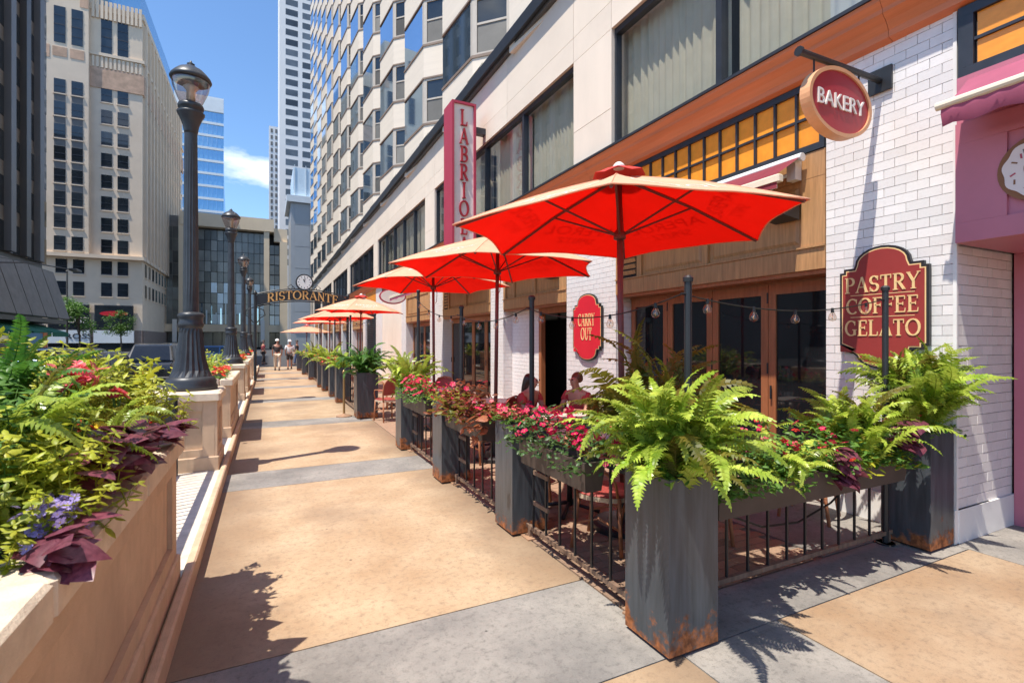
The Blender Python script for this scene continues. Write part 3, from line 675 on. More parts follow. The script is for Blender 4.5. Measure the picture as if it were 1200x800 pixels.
def transom(y0, y1, n, x=5.185):
    t = MB(); 
    t.box(x-.025,x+.05,y0,y1,4.37,4.44); t.box(x-.025,x+.05,y0,y1,3.70,3.77)
    t.box(x-.025,x+.05,y0,y0+.05,3.771,4.369); t.box(x-.025,x+.05,y1-.05,y1,3.771,4.369)
    t.box(x-.02,x+.045,y0+.051,y1-.051,4.055,4.08)
    w = (y1-y0-.1)/n
    for i in range(1, n): t.box(x-.022,x+.047,y0+.05+i*w-.012,y0+.05+i*w+.012,3.772,4.368)
    f = t.build('transom_window', 'dark_frame', podium)
    for i in range(n):
        for z0, z1 in ((3.772,4.056),(4.079,4.369)):
            piece('pane', 'amber_glass', f, x+.012,x+.02, y0+.05+i*w+.011, y0+.05+(i+1)*w-.011, z0, z1)
    return f
def fascia(y0, y1, louver=True, full=True):
    """timber boards above the doors"""
    b = MB(); b.box(5.215,5.26,y0+.004,y1-.004,2.45,3.69)
    b.box(5.17,5.214,y0+.004,y1-.004,2.45,2.68); b.box(5.17,5.214,y0+.004,y1-.004,3.42,3.69)
    b.box(5.15,5.215,y0+.004,y1-.004,2.681,2.70)
    L = y1-y0; edges = [y0+.004, y0+.26, y0+.26+(L-.9)*.5, y0+.35+(L-.9)*.5, y1-.62, y1-.52, y1-.14, y1-.004] if full else [y0+.004,y0+.2,y1-.2,y1-.004]
    for i in range(0, len(edges)-1, 2): b.box(5.172,5.2145,edges[i],edges[i+1],2.701,3.419)
    f = b.build('fascia', 'wood', podium)
    for i in range(1, len(edges)-2, 2):
        a, c = edges[i], edges[i+1]
        if louver and full and i == 5:
            MB().box(5.19,5.214,a,c,2.701,3.419).build('vent_back', 'dark_interior', f)
            for k in range(7):
                z = 2.76+k*.095
                MB().hexa([(5.175,a+.03,z),(5.18,a+.03,z-.012),(5.18,c-.03,z-.012),(5.175,c-.03,z),(5.155,a+.03,z+.045),(5.188,a+.03,z+.06),(5.188,c-.03,z+.06),(5.155,c-.03,z+.045)]).build('slat', 'wood', f)
        else:
            m = MB(); raised_board(m, 5.2135, a+.05, c-.05, 2.75, 3.37); m.build('panel', 'wood', f)
    MB().box(5.20,5.76,y0+.004,y1-.004,2.40,2.449).build('soffit', 'door_wood', podium)
    return f
def door_leaf(y0, y1, x=5.5, z1=2.38, hinge=True, rail=0.75):
    d = MB(); s = .095
    d.box(x-.03,x+.02,y0,y0+s,0.02,z1); d.box(x-.03,x+.02,y1-s,y1,0.02,z1)
    d.box(x-.03,x+.02,y0+s+.001,y1-s-.001,z1-.13,z1); d.box(x-.03,x+.02,y0+s+.001,y1-s-.001,0.02,0.28)
    o = d.build('door', 'door_wood', podium)
    MB().box(x-.008,x+.004,y0+s-.004,y1-s+.004,0.275,z1-.126).build('pane', 'dark_glass', o)
    MB().cyl((x-.055,y1-s/2,1.0),(x-.055,y1-s/2,1.16),.012,n=8).build('handle', 'black_metal', o)
    if hinge:
        for z in (0.4, 1.3, 2.15): MB().box(x-.036,x-.029,y0-.006,y0+.014,z,z+.13).build('hinge', 'black_metal', o)
    return o
def doors(y0, y1, n):
    MB().box(5.45,5.56,y0+.031,y1-.031,2.381,2.399).build('door_head', 'door_wood', podium)
    w = (y1-y0-.06)/n
    for i in range(n): door_leaf(y0+.03+i*w+.004, y0+.03+(i+1)*w-.004)
bays = list(zip([p[1] for p in piers], [p[0] for p in piers][1:]))
for i, (a, b) in enumerate(bays):
    if i < 5: transom(a+.01, b-.01, 13 if b-a > 3.2 else 11)
    else: MB().box(5.18,5.24,a+.01,b-.01,3.70,4.44).build('transom_window', 'amber_glass', podium)
    if i in (0, 2): fascia(a, b); doors(a, b, 4)
    elif i == 1:
        fascia(a, b, False); 
        mb = MB(); brick_row(('x',5.42,-1,a+1.5,b,0.0,2.40), mb, podium, single=False); stuff(mb.build('bricks', 'glazed_brick', podium))
        MB().box(5.445,5.5,a+1.5,b,0,2.4).build('recess_wall', 'mortar', podium)
        f = MB(); f.box(5.40,5.5,a+1.38,a+1.495,0,2.4); f.box(5.40,5.5,a+.01,a+.09,0,2.4); f.box(5.40,5.5,a+.091,a+1.379,2.28,2.4); f.build('doorway_frame', 'door_wood', podium)
        dl = MB(); dl.box(5.52,6.1,a+.12,a+.16,.02,2.27); d = dl.build('open_door', 'door_wood', podium)
        MB().cyl((5.9,a+.10,1.0),(5.9,a+.10,1.2),.012,n=8).build('handle', 'chrome', d)
    elif i == 4:
        MB().box(5.19,5.3,a+.004,b-.004,0.0,3.69).build('infill_wall', 'stone_panel', podium)
    elif i == 5:
        lv = MB().box(5.3,5.34,a+.004,b-.004,0,3.69).build('louvred_wall', 'dark_interior', podium)
        for k in range(34): piece('slat', 'dark_frame', lv, 5.25, 5.295, a+.01, b-.01, .1+k*.105, .16+k*.105)
    else:
        fascia(a, b, False, False); doors(a, b, 4)
# upper storey: stone panels, window frames, glazing, curtains
XS = 5.12
cols = [C0+PER*k for k in range(0, 7)]
def stone(y0, y1, z0, z1, x=XS): piece('stone_panel', 'stone_panel', podium, x+rng.uniform(0,.002), x+.06, y0+.005, y1-.005, z0+.004, z1-.004)
MB().box(5.185,5.6,-6,END,ZT+.012,8.40).build('upper_wall', 'mortar', podium)
for c in cols:
    MB().box(5.185,5.6,c+.02,c+1.12,ZB,ZT).build('column_core', 'mortar', podium)
    stone(c, c+1.14, ZB, 5.55); stone(c, c+1.14, 5.55, ZT)
    MB().box(5.121,5.6,c-.004,c+.019,ZB,ZT).build('jamb', 'stone_panel', podium)
    stone(c, c+1.14, ZT, 7.32)
    stone(c, c+1.14, 7.32, 8.39)
seg = [(-6+.0, cols[0])] + [(cols[i]+1.14, cols[i+1]) for i in range(len(cols)-1)] + [(cols[-1]+1.14, END)]
for a, b in seg:
    n = max(1, round((b-a)/2.87))
    for i in range(n):
        y0, y1 = a+(b-a)*i/n, a+(b-a)*(i+1)/n
        stone(y0, y1, ZT, 7.32); stone(y0, y1, 7.32, 8.39)
def pleats(y0, y1, z0, z1, x, step=0.15, amp=0.05):
    m = MB(); n = int((y1-y0)/step*4); V = []; Fs = []
    ph = rng.uniform(0, 6)
    for i in range(n+1):
        y = y0+(y1-y0)*i/n; a = ph+2*math.pi*(y-y0)/step+1.6*math.sin(y*3.1+ph)+.8*math.sin(y*9.3)
        dx = amp*math.sin(a)*(0.75+0.25*math.sin(y*7+1))
        V += [(x+dx, y, z0), (x+dx*0.8, y, z1)]
    for i in range(n): Fs.append((2*i, 2*i+1, 2*i+3, 2*i+2))
    return m.add(V, Fs)
def big_window(y0, y1, nm, detail=True):
    fr = MB(); xo, xi = 5.185, 5.30
    fr.box(xo,xi,y0,y1,ZT-.09,ZT+.008); fr.box(xo,xi,y0,y1,ZB,ZB+.07)
    w = (y1-y0)/nm
    for i in range(nm+1):
        c = y0+i*w; hw = .045 if 0 < i < nm else .05
        a, b = max(y0, c-hw), min(y1, c+hw)
        fr.box(xo-.01*(0<i<nm),xi,a,b,ZB+.071,ZT-.091)
    f = fr.build('window', 'dark_frame', podium)
    for i in range(nm):
        piece('pane', 'clear_glass' if detail else 'dark_glass', f, 5.242, 5.250, y0+i*w+.04, y0+(i+1)*w-.04, ZB+.06, ZT-.08)
        if detail:
            a = y0+i*w+.05; b = y0+(i+1)*w-.05
            pleats(a+.02, b, ZB+.02, ZT+.05, 5.46).build('curtain', 'curtain', f, True)
win_div = [(-4.0, C0, 5), (C0+1.14, C0+PER, 4)]
for k in range(1, 6): win_div.append((cols[k]+1.14, cols[k+1], 5))
win_div.append((cols[6]+1.14, END, 1))
for i, (a, b, n) in enumerate(win_div): big_window(a, b, n, i < 3)
# eaves gutter
MB().box(4.93,5.16,-6,END,8.46,8.74).build('gutter', 'black_metal', podium)
MB().box(5.02,5.3,-6,END,8.40,8.458).build('gutter_soffit', 'bronze_metal', podium)
MB().box(5.161,7.5,-6,END,8.401,8.60).build('roof', 'roof_grey', podium)
MB().box(5.35,6.3,END-.1,END,0,8.4).build('end_wall', 'stone_panel', podium)

# the pink shop front
shop = thing('pink_shopfront', 'pink painted shop front with deep header over a recessed door', 'shopfront', (5.6, 0.5, 0))
MB().box(5.11,6.3,-5,2.105,2.50,3.47).build('header', 'pink_paint', shop)
f = MB(); f.box(5.085,5.109,-5,2.10,3.30,3.47); f.box(5.085,5.109,-5,2.10,2.50,2.66); f.box(5.085,5.109,1.78,2.10,2.661,3.299); f.build('header_frame', 'pink_paint', shop)
d = MB(); d.box(6.20,6.30,1.96,2.12,0,2.499); d.box(6.20,6.3,0.85,1.0,0,2.499); d.box(6.2,6.3,1.0,1.96,2.3,2.499); d.build('door_frame', 'pink_paint', shop)
dd = MB(); dd.box(6.235,6.28,1.005,1.12,.02,2.295); dd.box(6.235,6.28,1.84,1.955,.02,2.295); dd.box(6.235,6.28,1.121,1.839,2.14,2.295); dd.box(6.235,6.28,1.121,1.839,.02,.35)
dr = dd.build('door', 'pink_paint', shop); MB().box(6.255,6.265,1.11,1.85,.34,2.15).build('pane', 'dark_glass', dr)
for z in (.35, .95, 1.45, 2.0): MB().cyl((6.19,1.965,z),(6.19,1.965,z+.12),.018,n=8).build('hinge', 'black_metal', shop)
MB().box(6.2,6.3,-5,0.85,0,2.499).build('side_panel', 'pink_paint', shop)
fw = MB(); y0, y1 = -4.0, 2.105
fw.box(5.14,5.2,y0,y1,3.86,3.94); fw.box(5.14,5.2,y0,y1,4.36,4.44); fw.box(5.14,5.2,y1-.1,y1,3.941,4.359); fw.box(5.15,5.2,y0,y1-.101,4.135,4.16)
for i in range(13): fw.box(5.145,5.2,y1-.1-.42*(i+1)-.015,y1-.1-.42*(i+1)+.015,3.941,4.359)
fo = fw.build('upper_window', 'dark_frame', shop)
for i in range(13):
    for z0, z1 in ((3.942,4.134),(4.161,4.358)): piece('pane', 'amber_glass', fo, 5.17,5.178,y1-.1-.42*(i+1)+.016,y1-.1-.42*i-.016,z0,z1)
MB().box(5.12,6.2,-5,2.105,3.471,3.859).build('lintel', 'pink_paint', shop)
# its awning
aw = thing('retracted_awning', 'dusty pink awning rolled up above the pink shop front', 'awning', (5.0, 0.5, 3.5))
MB().cyl((4.70,-4,3.52),(4.70,2.06,3.52),.032,n=10).build('front_bar', 'cream_metal', aw)
n = 90; V = []; Fs = []
for i in range(n+1):
    y = -4+6.03*i/n
    V += [(5.118,y,3.82),(4.9+.006*math.sin(i*1.9),y,3.645+.012*math.sin(i*.9)),(4.705,y,3.545),(4.685+.012*math.sin(i*3.1),y,3.45),(4.72+.02*math.sin(i*3.1+.5),y,3.36+.012*math.sin(i*1.5))]
for i in range(n):
    for j in range(4): Fs.append((5*i+j, 5*i+j+1, 5*i+6+j, 5*i+5+j))
MB().add(V, Fs).build('canvas', 'pink_canvas', aw, True)

# ================================================================== hotel with the sawtooth front
hotel = thing('hotel_building', 'tall cream hotel with rows of sawtooth bay windows', 'building', (6, 40, 8.6))
PITCH, FL, Z0, NF = 4.88, 2.9, 9.66, 15
def bay_plan(Y): return [(5.00,Y),(5.95,Y+.02),(5.95,Y+1.95),(5.18,Y+2.75),(5.00,Y+4.88)]
Ybays = [15.25+PITCH*k for k in range(-3, 11)]
plan = []
for Y in Ybays: plan += bay_plan(Y)[:4] if Y != Ybays[-1] else bay_plan(Y)
def strip(pts, z0, z1, off=0.0, mb=None):
    mb = mb or MB(); V = []
    for x, y in pts: V += [(x-off,y-off*.25,z0),(x-off,y-off*.25,z1)]
    for x, y in pts: V += [(x+1.2,y,z0),(x+1.2,y,z1)]
    n = len(pts); Fs = []
    for i in range(n-1):
        Fs.append((2*i,2*i+2,2*i+3,2*i+1)); b = 2*n
        Fs.append((2*i+1,2*i+3,b+2*i+3,b+2*i+1)); Fs.append((2*i,b+2*i,b+2*i+2,2*i+2))
    return mb.add(V, Fs)
strip(plan, 8.3, Z0-.06).build('spandrel', 'hotel_brick', hotel)
for f in range(NF):
    z = Z0+FL*f
    strip(plan, z+1.70, z+FL-.06).build('spandrel', 'hotel_brick', hotel)
    s = MB(); strip(plan, z-.059, z+.02, .03, s); strip(plan, z+1.64, z+1.699, .03, s); s.build('sill_band', 'sill_brown', hotel)
def wpanel(mb, p, q, z0, z1, t, off, mi):
    p, q = Vector(p), Vector(q); d = (q-p).normalized(); n = Vector((-d.y, d.x))      # outwards (-X)
    if n.x > 0: n = -n
    P = [p+n*off, q+n*off, q+n*(off-t), p+n*(off-t)]
    mb.hexa([(a.x,a.y,z0) for a in P]+[(a.x,a.y,z1) for a in P], mi)
def lerp2(a, b, t): return (a[0]+(b[0]-a[0])*t, a[1]+(b[1]-a[1])*t)
W = MB(); b0 = bay_plan(0); H = 1.62
p, q = b0[2], b0[3]
wpanel(W, p, q, .021, .08, .08, 0, 0); wpanel(W, p, q, H-.06, H+.018, .08, 0, 0)
wpanel(W, lerp2(p,q,.88), q, .081, H-.061, .08, 0, 0); wpanel(W, p, lerp2(p,q,.08), .081, H-.061, .08, 0, 0)
wpanel(W, lerp2(p,q,.081), lerp2(p,q,.879), .86, .92, .06, -.01, 0)
wpanel(W, lerp2(p,q,.05), lerp2(p,q,.9), .921, H-.05, .02, -.035, 1); wpanel(W, lerp2(p,q,.05), lerp2(p,q,.9), .07, .859, .02, -.03, 2)
w_mesh = W.mesh('window', ['frame_beige', 'office_glass', 'blind'], (5.2, 2.4, 0))
A = MB(); p, q = b0[3], b0[4]
wpanel(A, lerp2(p,q,.0), lerp2(p,q,.06), .021, H+.018, .07, 0, 0); wpanel(A, lerp2(p,q,.061), lerp2(p,q,.985), .021, .05, .07, -.005, 1)
wpanel(A, lerp2(p,q,.061), q, .051, H+.018, .02, -.01, 2)
a_mesh = A.mesh('side_window', ['frame_beige', 'sill_brown', 'sky_glass'], (5.1, 3.8, 0))
R2 = MB(); wpanel(R2, b0[1], b0[2], .021, H+.018, .05, 0, 0); R2.box(5.02,5.95,-.05,.0,.021,H+.018)
r_mesh = R2.mesh('return_wall', 'hotel_brick', (5.9, 1, 0))
for Y in Ybays:
    for f in range(NF):
        z = Z0+FL*f; o0 = ORG[hotel.name]
        place('window', w_mesh, hotel, Vector((5.2, Y+2.4, z))-o0); place('side_window', a_mesh, hotel, Vector((5.1, Y+3.8, z))-o0)
        place('return_wall', r_mesh, hotel, Vector((5.9, Y+1, z))-o0)
yA, yB = Ybays[0], Ybays[-1]+PITCH
MB().box(5.97,24,yA,yB,8.6,Z0+FL*NF).build('core', 'dark_interior', hotel)
e = MB(); e.box(5.0,24,yB,yB+.2,0,Z0+FL*NF); e.build('end_wall', 'hotel_brick', hotel)
lt = MB().hexa([(4.98,-.45,0),(5.12,-.45,-.1),(5.12,.45,-.1),(4.98,.45,0),(5.05,-.45,.12),(5.25,-.45,.06),(5.25,.45,.06),(5.05,.45,.12)]).mesh('floodlight', 'cream_metal', (5.0,0,0))
for Y in Ybays: place('floodlight', lt, hotel, Vector((5.0, Y+2.2, 8.85))-ORG[hotel.name])

# ================================================================== signs
def arch_outline(w, top, bot, sh, st=0.035, rise_w=0.62):
    """ornate board outline: half width w, shoulders at +-sh, arched crown and foot"""
    aw = w*rise_w; pts = []
    right = [(w, -sh), (w, sh), (w-st*1.1, sh), (w-st*1.1, sh+st), (aw+st*.3, sh+st), (aw, sh+st*1.8)]
    n = 12; base = sh+st*1.8
    crown = [(aw*math.cos(math.pi*i/n), base+(top-base)*math.sin(math.pi*i/n)) for i in range(1, n)]
    left = [(-x, y) for x, y in reversed(right)]
    foot = [(aw*math.cos(math.pi+math.pi*i/n), -base-(bot-base)*math.sin(math.pi*i/n)) for i in range(1, n)]
    lowl = [(-aw, -base), (-(aw+st*.3), -sh-st), (-(w-st*1.1), -sh-st), (-(w-st*1.1), -sh)]
    lowr = [(w-st*1.1, -sh), (w-st*1.1, -sh-st), (aw+st*.3, -sh-st), (aw, -base)]
    return right + crown + left + lowl + foot + lowr[::-1]
def inset(poly, d):
    n = len(poly); out_ = []
    for i in range(n):
        a, b, c = Vector(poly[i-1]), Vector(poly[i]), Vector(poly[(i+1) % n])
        e1, e2 = (b-a), (c-b)
        n1 = Vector((-e1.y, e1.x)).normalized() if e1.length > 1e-6 else Vector((0, 0)); n2 = Vector((-e2.y, e2.x)).normalized() if e2.length > 1e-6 else n1
        k = 1+n1.dot(n2); m = (n1+n2)/k if k > .35 else n1
        out_.append((b.x+m.x*d, b.y+m.y*d))
    return out_
def area(p): return sum(p[i-1][0]*p[i][1]-p[i][0]*p[i-1][1] for i in range(len(p)))
def wall_board(name, label, cy, cz, outline, face, lines, x=5.165):
    if area(outline) < 0: outline = outline[::-1]
    t = thing(name, label, 'sign', (x, cy, cz)); org = (x, cy, cz)
    MB().prism(outline, org, WX, WU, WN, 0, .035).build('board', 'black_metal', t)
    MB().prism(inset(outline, .022), org, WX, WU, WN, .0355, .038).build('gilt_line', 'gilt', t)
    MB().prism(inset(outline, .032), org, WX, WU, WN, .0385, .041).build('face', face, t)
    for s, h, dz, sx in lines: roman_mb(s, h, (x-.0415, cy, cz+dz), WX, WU, WN, .006, sx).build('lettering', 'gilt', t)
    return t
t = wall_board('wall_sign', 'maroon board reading PASTRY COFFEE GELATO with gilt edge on white brick pier', 2.675, 2.01, arch_outline(.375,.575,.575,.355), 'sign_maroon',
    [('PASTRY',.15,.225,.92), ('COFFEE',.15,.02,.90), ('GELATO',.15,-.19,.88)])
for dz in (.125,-.085): MB().box(5.1222,5.1238,2.675-.27,2.675+.27,2.01+dz-.003,2.01+dz+.003).build('rule_line', 'gilt', t)
wall_board('wall_sign', 'bright red board reading CARRY OUT on the second white pier', 7.455, 1.94, arch_outline(.445,.60,.60,.36,.05,.66), 'sign_bright_red', [('CARRY',.22,.13,.58), ('OUT',.22,-.12,.62)])
# round hanging sign
def ellipse(rx, rz, n=48): return [(rx*math.cos(2*math.pi*i/n), rz*math.sin(2*math.pi*i/n)) for i in range(n)]
t = thing('hanging_sign', 'oval maroon sign reading BAKERY hanging from a black bracket', 'sign', (5.17, 2.7, 4.13))
MB().box(5.145,5.168,2.60,2.80,4.02,4.24).build('wall_plate', 'black_metal', t)
MB().cyl((5.144,2.7,4.13),(4.0,2.7,4.11),.028,n=10).cyl((3.995,2.7,4.11),(3.975,2.7,4.11),.04,n=10).build('bracket_arm', 'black_metal', t)
cx, cz = 4.50, 3.775
for dx in (-.32, .32): MB().cyl((cx+dx,2.7,4.12),(cx+dx,2.7,3.98),.008,n=6).build('hanger', 'black_metal', t)
out_e, in_e = ellipse(.445,.30), ellipse(.41,.266); n = len(out_e); R = MB()
V = []; 
for y in (2.655, 2.745): V += [(cx+a,y,cz+b) for a, b in out_e] + [(cx+a,y,cz+b) for a, b in in_e]
Fs = []
for i in range(n):
    j = (i+1) % n
    Fs += [(i,j,n+j,n+i), (2*n+i,3*n+i,3*n+j,2*n+j), (i,2*n+i,2*n+j,j), (n+i,n+j,3*n+j,3*n+i)]
R.add(V, Fs).build('rim', 'sign_wood_rim', t)
MB().prism(ellipse(.412,.268), (cx,2.7,cz), FX, FU, FN, -.03, .03).build('face', 'sign_red', t)
text_mb('BAKERY', .19, (cx,2.6695,cz-.005), FX, FU, FN, .006, 0.98).build('lettering', 'sign_white', t)
# blade sign
t = thing('blade_sign', 'tall pink and white vertical blade sign reading LABRIOLA', 'sign', (5.1, 12.1, 4.0))
x0, x1, z0, z1, y0, y1 = 4.12, 4.76, 3.72, 7.68, 11.8, 12.45
f = MB(); f.box(x0,x0+.055,y0,y1,z0,z1); f.box(x1-.055,x1,y0,y1,z0,z1); f.box(x0+.0551,x1-.0551,y0,y1,z1-.055,z1); f.box(x0+.0551,x1-.0551,y0,y1,z0,z0+.055); f.build('frame', 'sign_pink', t)
MB().box(x0+.05,x1-.05,y0+.06,y1-.06,z0+.05,z1-.05).build('face', 'sign_white', t)
for i, ch in enumerate('LABRIOLA'): roman_mb(ch, .40, ((x0+x1)/2+.01, y0+.058, 7.29-.455*i), FX, FU, FN, .05, .72).build('letter', 'sign_red', t)
for z in (7.05, 4.35): MB().box(x1,5.118,12.02,12.2,z,z+.16).build('bracket', 'dark_frame', t)
# doughnut sign on the pink header
t = thing('doughnut_sign', 'round iced doughnut sign with sprinkles on the pink header', 'sign', (5.09, 1.585, 2.98))
def disc(rx, n=36, w=0.0): return [(rx*(1+w*math.sin(9*2*math.pi*i/n))*math.cos(2*math.pi*i/n), rx*(1+w*math.sin(9*2*math.pi*i/n))*math.sin(2*math.pi*i/n)) for i in range(n)]
org = (5.109, 1.585, 2.98)
MB().prism(disc(.25), org, WX, WU, WN, 0, .03).build('dough', 'donut_dough', t)
MB().prism(disc(.215,72,.035), org, WX, WU, WN, .0302, .04).build('icing', 'donut_glaze', t)
MB().prism(disc(.095), org, WX, WU, WN, .0402, .043).build('inner_ring', 'donut_dough', t)
MB().prism(disc(.07), org, WX, WU, WN, .0432, .045).build('hole', 'pink_paint', t)
for i in range(16):
    a = i*2.4; r = .125+.055*((i*7) % 5)/5; dx, dy = math.cos(i*1.7)*.018, math.sin(i*1.7)*.018
    MB().prism(_bar(r*math.cos(a)-dx, r*math.sin(a)-dy, r*math.cos(a)+dx, r*math.sin(a)+dy, .011), org, WX, WU, WN, .0402, .0425).build('sprinkle', ['donut_dough', 'sign_pink', 'spandrel_grey'][i % 3], t)
# white hanging sign farther along
t = thing('hanging_sign', 'small white oval hanging sign with pink rim beyond the blade sign', 'sign', (5.17, 19.6, 3.4))
MB().box(5.14,5.168,19.5,19.7,3.72,3.95).build('wall_plate', 'black_metal', t)
MB().cyl((5.14,19.6,3.84),(3.75,19.6,3.84),.03,n=8).build('bracket_arm', 'black_metal', t)
MB().prism(ellipse(.52,.30,32), (4.4,19.6,3.42), FX, FU, FN, -.04, .04).build('rim', 'sign_pink', t)
MB().prism(ellipse(.47,.25,32), (4.4,19.6,3.42), FX, FU, FN, .0402, .05).build('face', 'sign_white', t)
for dx in (-.35,.35): MB().cyl((4.4+dx,19.6,3.83),(4.4+dx,19.6,3.62),.01,n=6).build('hanger', 'black_metal', t)

# awnings
def awning(y0, y1, label, ext, mat, z=3.62):
    t = thing('awning', label, 'awning', (5.15, (y0+y1)/2, z), 0, 'retractable awnings over the doors')
    xb = 5.12-ext; zb = z-.12-ext*.26; n = 24; V = []
    for i in range(n+1):
        y = y0+(y1-y0)*i/n; s = .012*math.sin(i*1.3)
        V += [(5.10,y,z+.05),((5.10+xb)/2,y,(z+zb)/2+.03+s),(xb,y,zb+.02),(xb-.01,y,zb-.13+s)]
    MB().add(V, [(4*i+j,4*i+j+1,4*i+5+j,4*i+4+j) for i in range(n) for j in range(3)]).build('canvas', mat, t, True)
    MB().bev(xb-.02,xb+.06,y0-.03,y1+.03,zb-.06,zb+.015,.012).build('front_bar', 'cream_metal', t)
    MB().cyl((5.08,y0-.02,z+.02),(5.08,y1+.02,z+.02),.045,n=10).build('roller', 'white_metal', t)
    for y in (y0+.10, y1-.10):
        a = MB(); e = Vector(((5.08+xb)/2, y+(.35 if y < (y0+y1)/2 else -.35)*min(1, .35+ext), (z+zb)/2-.07))
        a.tube([(5.12,y,z-.12), e, (xb+.03,y,zb-.03)], .022, 8); a.box(5.06,5.16,y-.05,y+.05,z-.2,z+.06); a.box(xb,xb+.09,y-.035,y+.035,zb-.10,zb-.061); a.build('arm', 'white_metal', t)
    return t
awning(3.42, 6.5, 'maroon awning folded above the timber doors by the BAKERY sign', .42, 'maroon_canvas')
awning(8.4, 10.9, 'maroon awning folded above the dark doorway next to the CARRY OUT sign', .42, 'maroon_canvas')
awning(12.0, 15.6, 'pink awning rolled out below the LABRIOLA blade sign', 1.7, 'pink_canvas')
def loudspeaker(y, z, label, x=5.02):
    t = thing('loudspeaker', label, 'speaker', (x, y, z))
    MB().hexa([(x-.13,y-.14,z-.09),(x+.12,y-.14,z-.12),(x+.12,y+.14,z-.12),(x-.13,y+.14,z-.09),(x-.10,y-.14,z+.10),(x+.12,y-.14,z+.12),(x+.12,y+.14,z+.12),(x-.10,y+.14,z+.10)]).build('cabinet', 'speaker_black', t)
    MB().hexa([(x-.136,y-.125,z-.08),(x-.131,y-.125,z-.08),(x-.131,y+.125,z-.08),(x-.136,y+.125,z-.08),(x-.11,y-.125,z+.09),(x-.104,y-.125,z+.09),(x-.104,y+.125,z+.09),(x-.11,y+.125,z+.09)]).build('grille', 'grey_metal', t)
    MB().cyl((x+.1,y,z),(5.168,y,z),.03,n=8).build('bracket', 'black_metal', t)
loudspeaker(3.62, 3.12, 'black loudspeaker on the timber fascia under the BAKERY sign')
loudspeaker(8.6, 3.05, 'black loudspeaker on the timber fascia beside the CARRY OUT pier')

# ================================================================== parasols
RU = 1.53
def umbrella(x, y, label, rot=-10, zr=2.68, zt=3.20, R=RU, tilt=(0,0), text=True):
    t = thing('parasol', label, 'parasol', (x, y, 0), 0, 'red parasols over the terrace'); t.rotation_euler = (R_(tilt[0]), R_(tilt[1]), R_(rot))
    ORG[t.name] = Vector()
    vs_ = [Vector((R*math.cos(R_(60*k)), R*math.sin(R_(60*k)), zr)) for k in range(6)]; ap = Vector((0,0,zt))
    def P(k, s, u, off=0.0):
        a, b = vs_[k], vs_[(k+1) % 6]; e = a.lerp(b, s); bow = 4*s*(1-s)
        e = Vector((e.x*(1-.05*bow), e.y*(1-.05*bow), e.z))
        p = ap.lerp(e, u); p.z += .035*math.sin(math.pi*u) - .05*bow*math.sin(math.pi*u)*.6 + .03*bow*u*u + .007*bow*u*math.sin(9*s+4*u+k*1.7+x) + .005*math.sin(14*u+k+y)*bow
        nn = (a-ap).cross(b-ap).normalized(); nn = nn if nn.z > 0 else -nn
        return p + nn*off
    NS, NU = 8, 8
    for off, nm, mt in ((0.0, 'canopy', 'canopy_top'), (-.006, 'lining', 'canopy_lining')):
        mb = MB()
        for k in range(6):
            V = [P(k, i/NS, .06+.94*j/NU, off) for j in range(NU+1) for i in range(NS+1)]
            mb.add(V, [(j*(NS+1)+i, j*(NS+1)+i+1, (j+1)*(NS+1)+i+1, (j+1)*(NS+1)+i) for j in range(NU) for i in range(NS)])
        c_ = mb.build(nm, mt, t, True)
        if nm == 'canopy' and text:
            for k in range(6):
                me = TXT; m = MB(); a, b = vs_[k], vs_[(k+1) % 6]; w = (b-a).length; hgt = ((a+b)/2-ap).length
                def mp_(co):
                    u = .72-co.y/hgt; s = .5+co.x/(w*max(.2, u)); return P(k, s, u, .003)
                m.add([mp_(v.co) for v in me.vertices], [tuple(p.vertices) for p in me.polygons]); m.build('printed_lettering', 'print_white', c_)
    for k in range(6):
        a = vs_[k]
        MB().tube([P(k, i/NS, 1.0, -.003) for i in range(NS+1)], .007, 5).build('hem', 'canopy_top', t, True)
        MB().tube([P(k, 0, .08+.91*i/6, .001) for i in range(7)], .005, 4).build('seam', 'canopy_top', t, True)
        MB().tube([P(k, 0, .06, -.02), P(k, 0, .5, -.022), P(k, 0, .985, -.022)], .014, 6).build('rib', 'umbrella_pole', t)
        m_ = P(k, 0, .5, -.03); MB().tube([(0.03*math.cos(R_(60*k)), .03*math.sin(R_(60*k)), zr-.02), m_], .010, 6).build('strut', 'umbrella_pole', t)
    MB().lathe([(.028,.30),(.026,zt-.02)], n=14).build('pole', 'umbrella_pole', t, True)
    MB().lathe([(.05,zr-.06),(.055,zr-.05),(.055,zr),(.03,zr+.03)], n=14).build('hub', 'umbrella_pole', t, True)
    MB().tube([(.03,.02,zr-.01),(.07,.05,zr-.12),(.06,.05,zr-.3),(.035,.03,zr-.32)], .006, 5).build('cord', 'umbrella_pole', t)
    V = [];  n = 12
    for r, z in ((.0,zt+.065),(.08,zt+.06),(.19,zt+.025),(.235,zt-.0)):
        V += [(r*math.cos(2*math.pi*i/n), r*math.sin(2*math.pi*i/n), z+(.015*math.cos(i*math.pi) if r > .2 else 0)) for i in range(n)]
    MB().add(V, [(j*n+i, j*n+(i+1)%n, (j+1)*n+(i+1)%n, (j+1)*n+i) for j in range(3) for i in range(n)]).build('vent_cap', 'red_cap', t, True)
    MB().lathe([(.0,zt+.125),(.025,zt+.118),(.045,zt+.10),(.06,zt+.08),(.05,zt+.06)][::-1], n=14).build('finial', 'sign_white', t, True)
    MB().lathe([(.28,.0),(.28,.05),(.25,.07),(.06,.09),(.045,.31),(.0,.31)], n=24).build('stand', 'black_metal', t)
    return t
_tm = MB(); _a = text_mesh('APEROL', .23); _b = text_mesh('SPRITZ', .15)
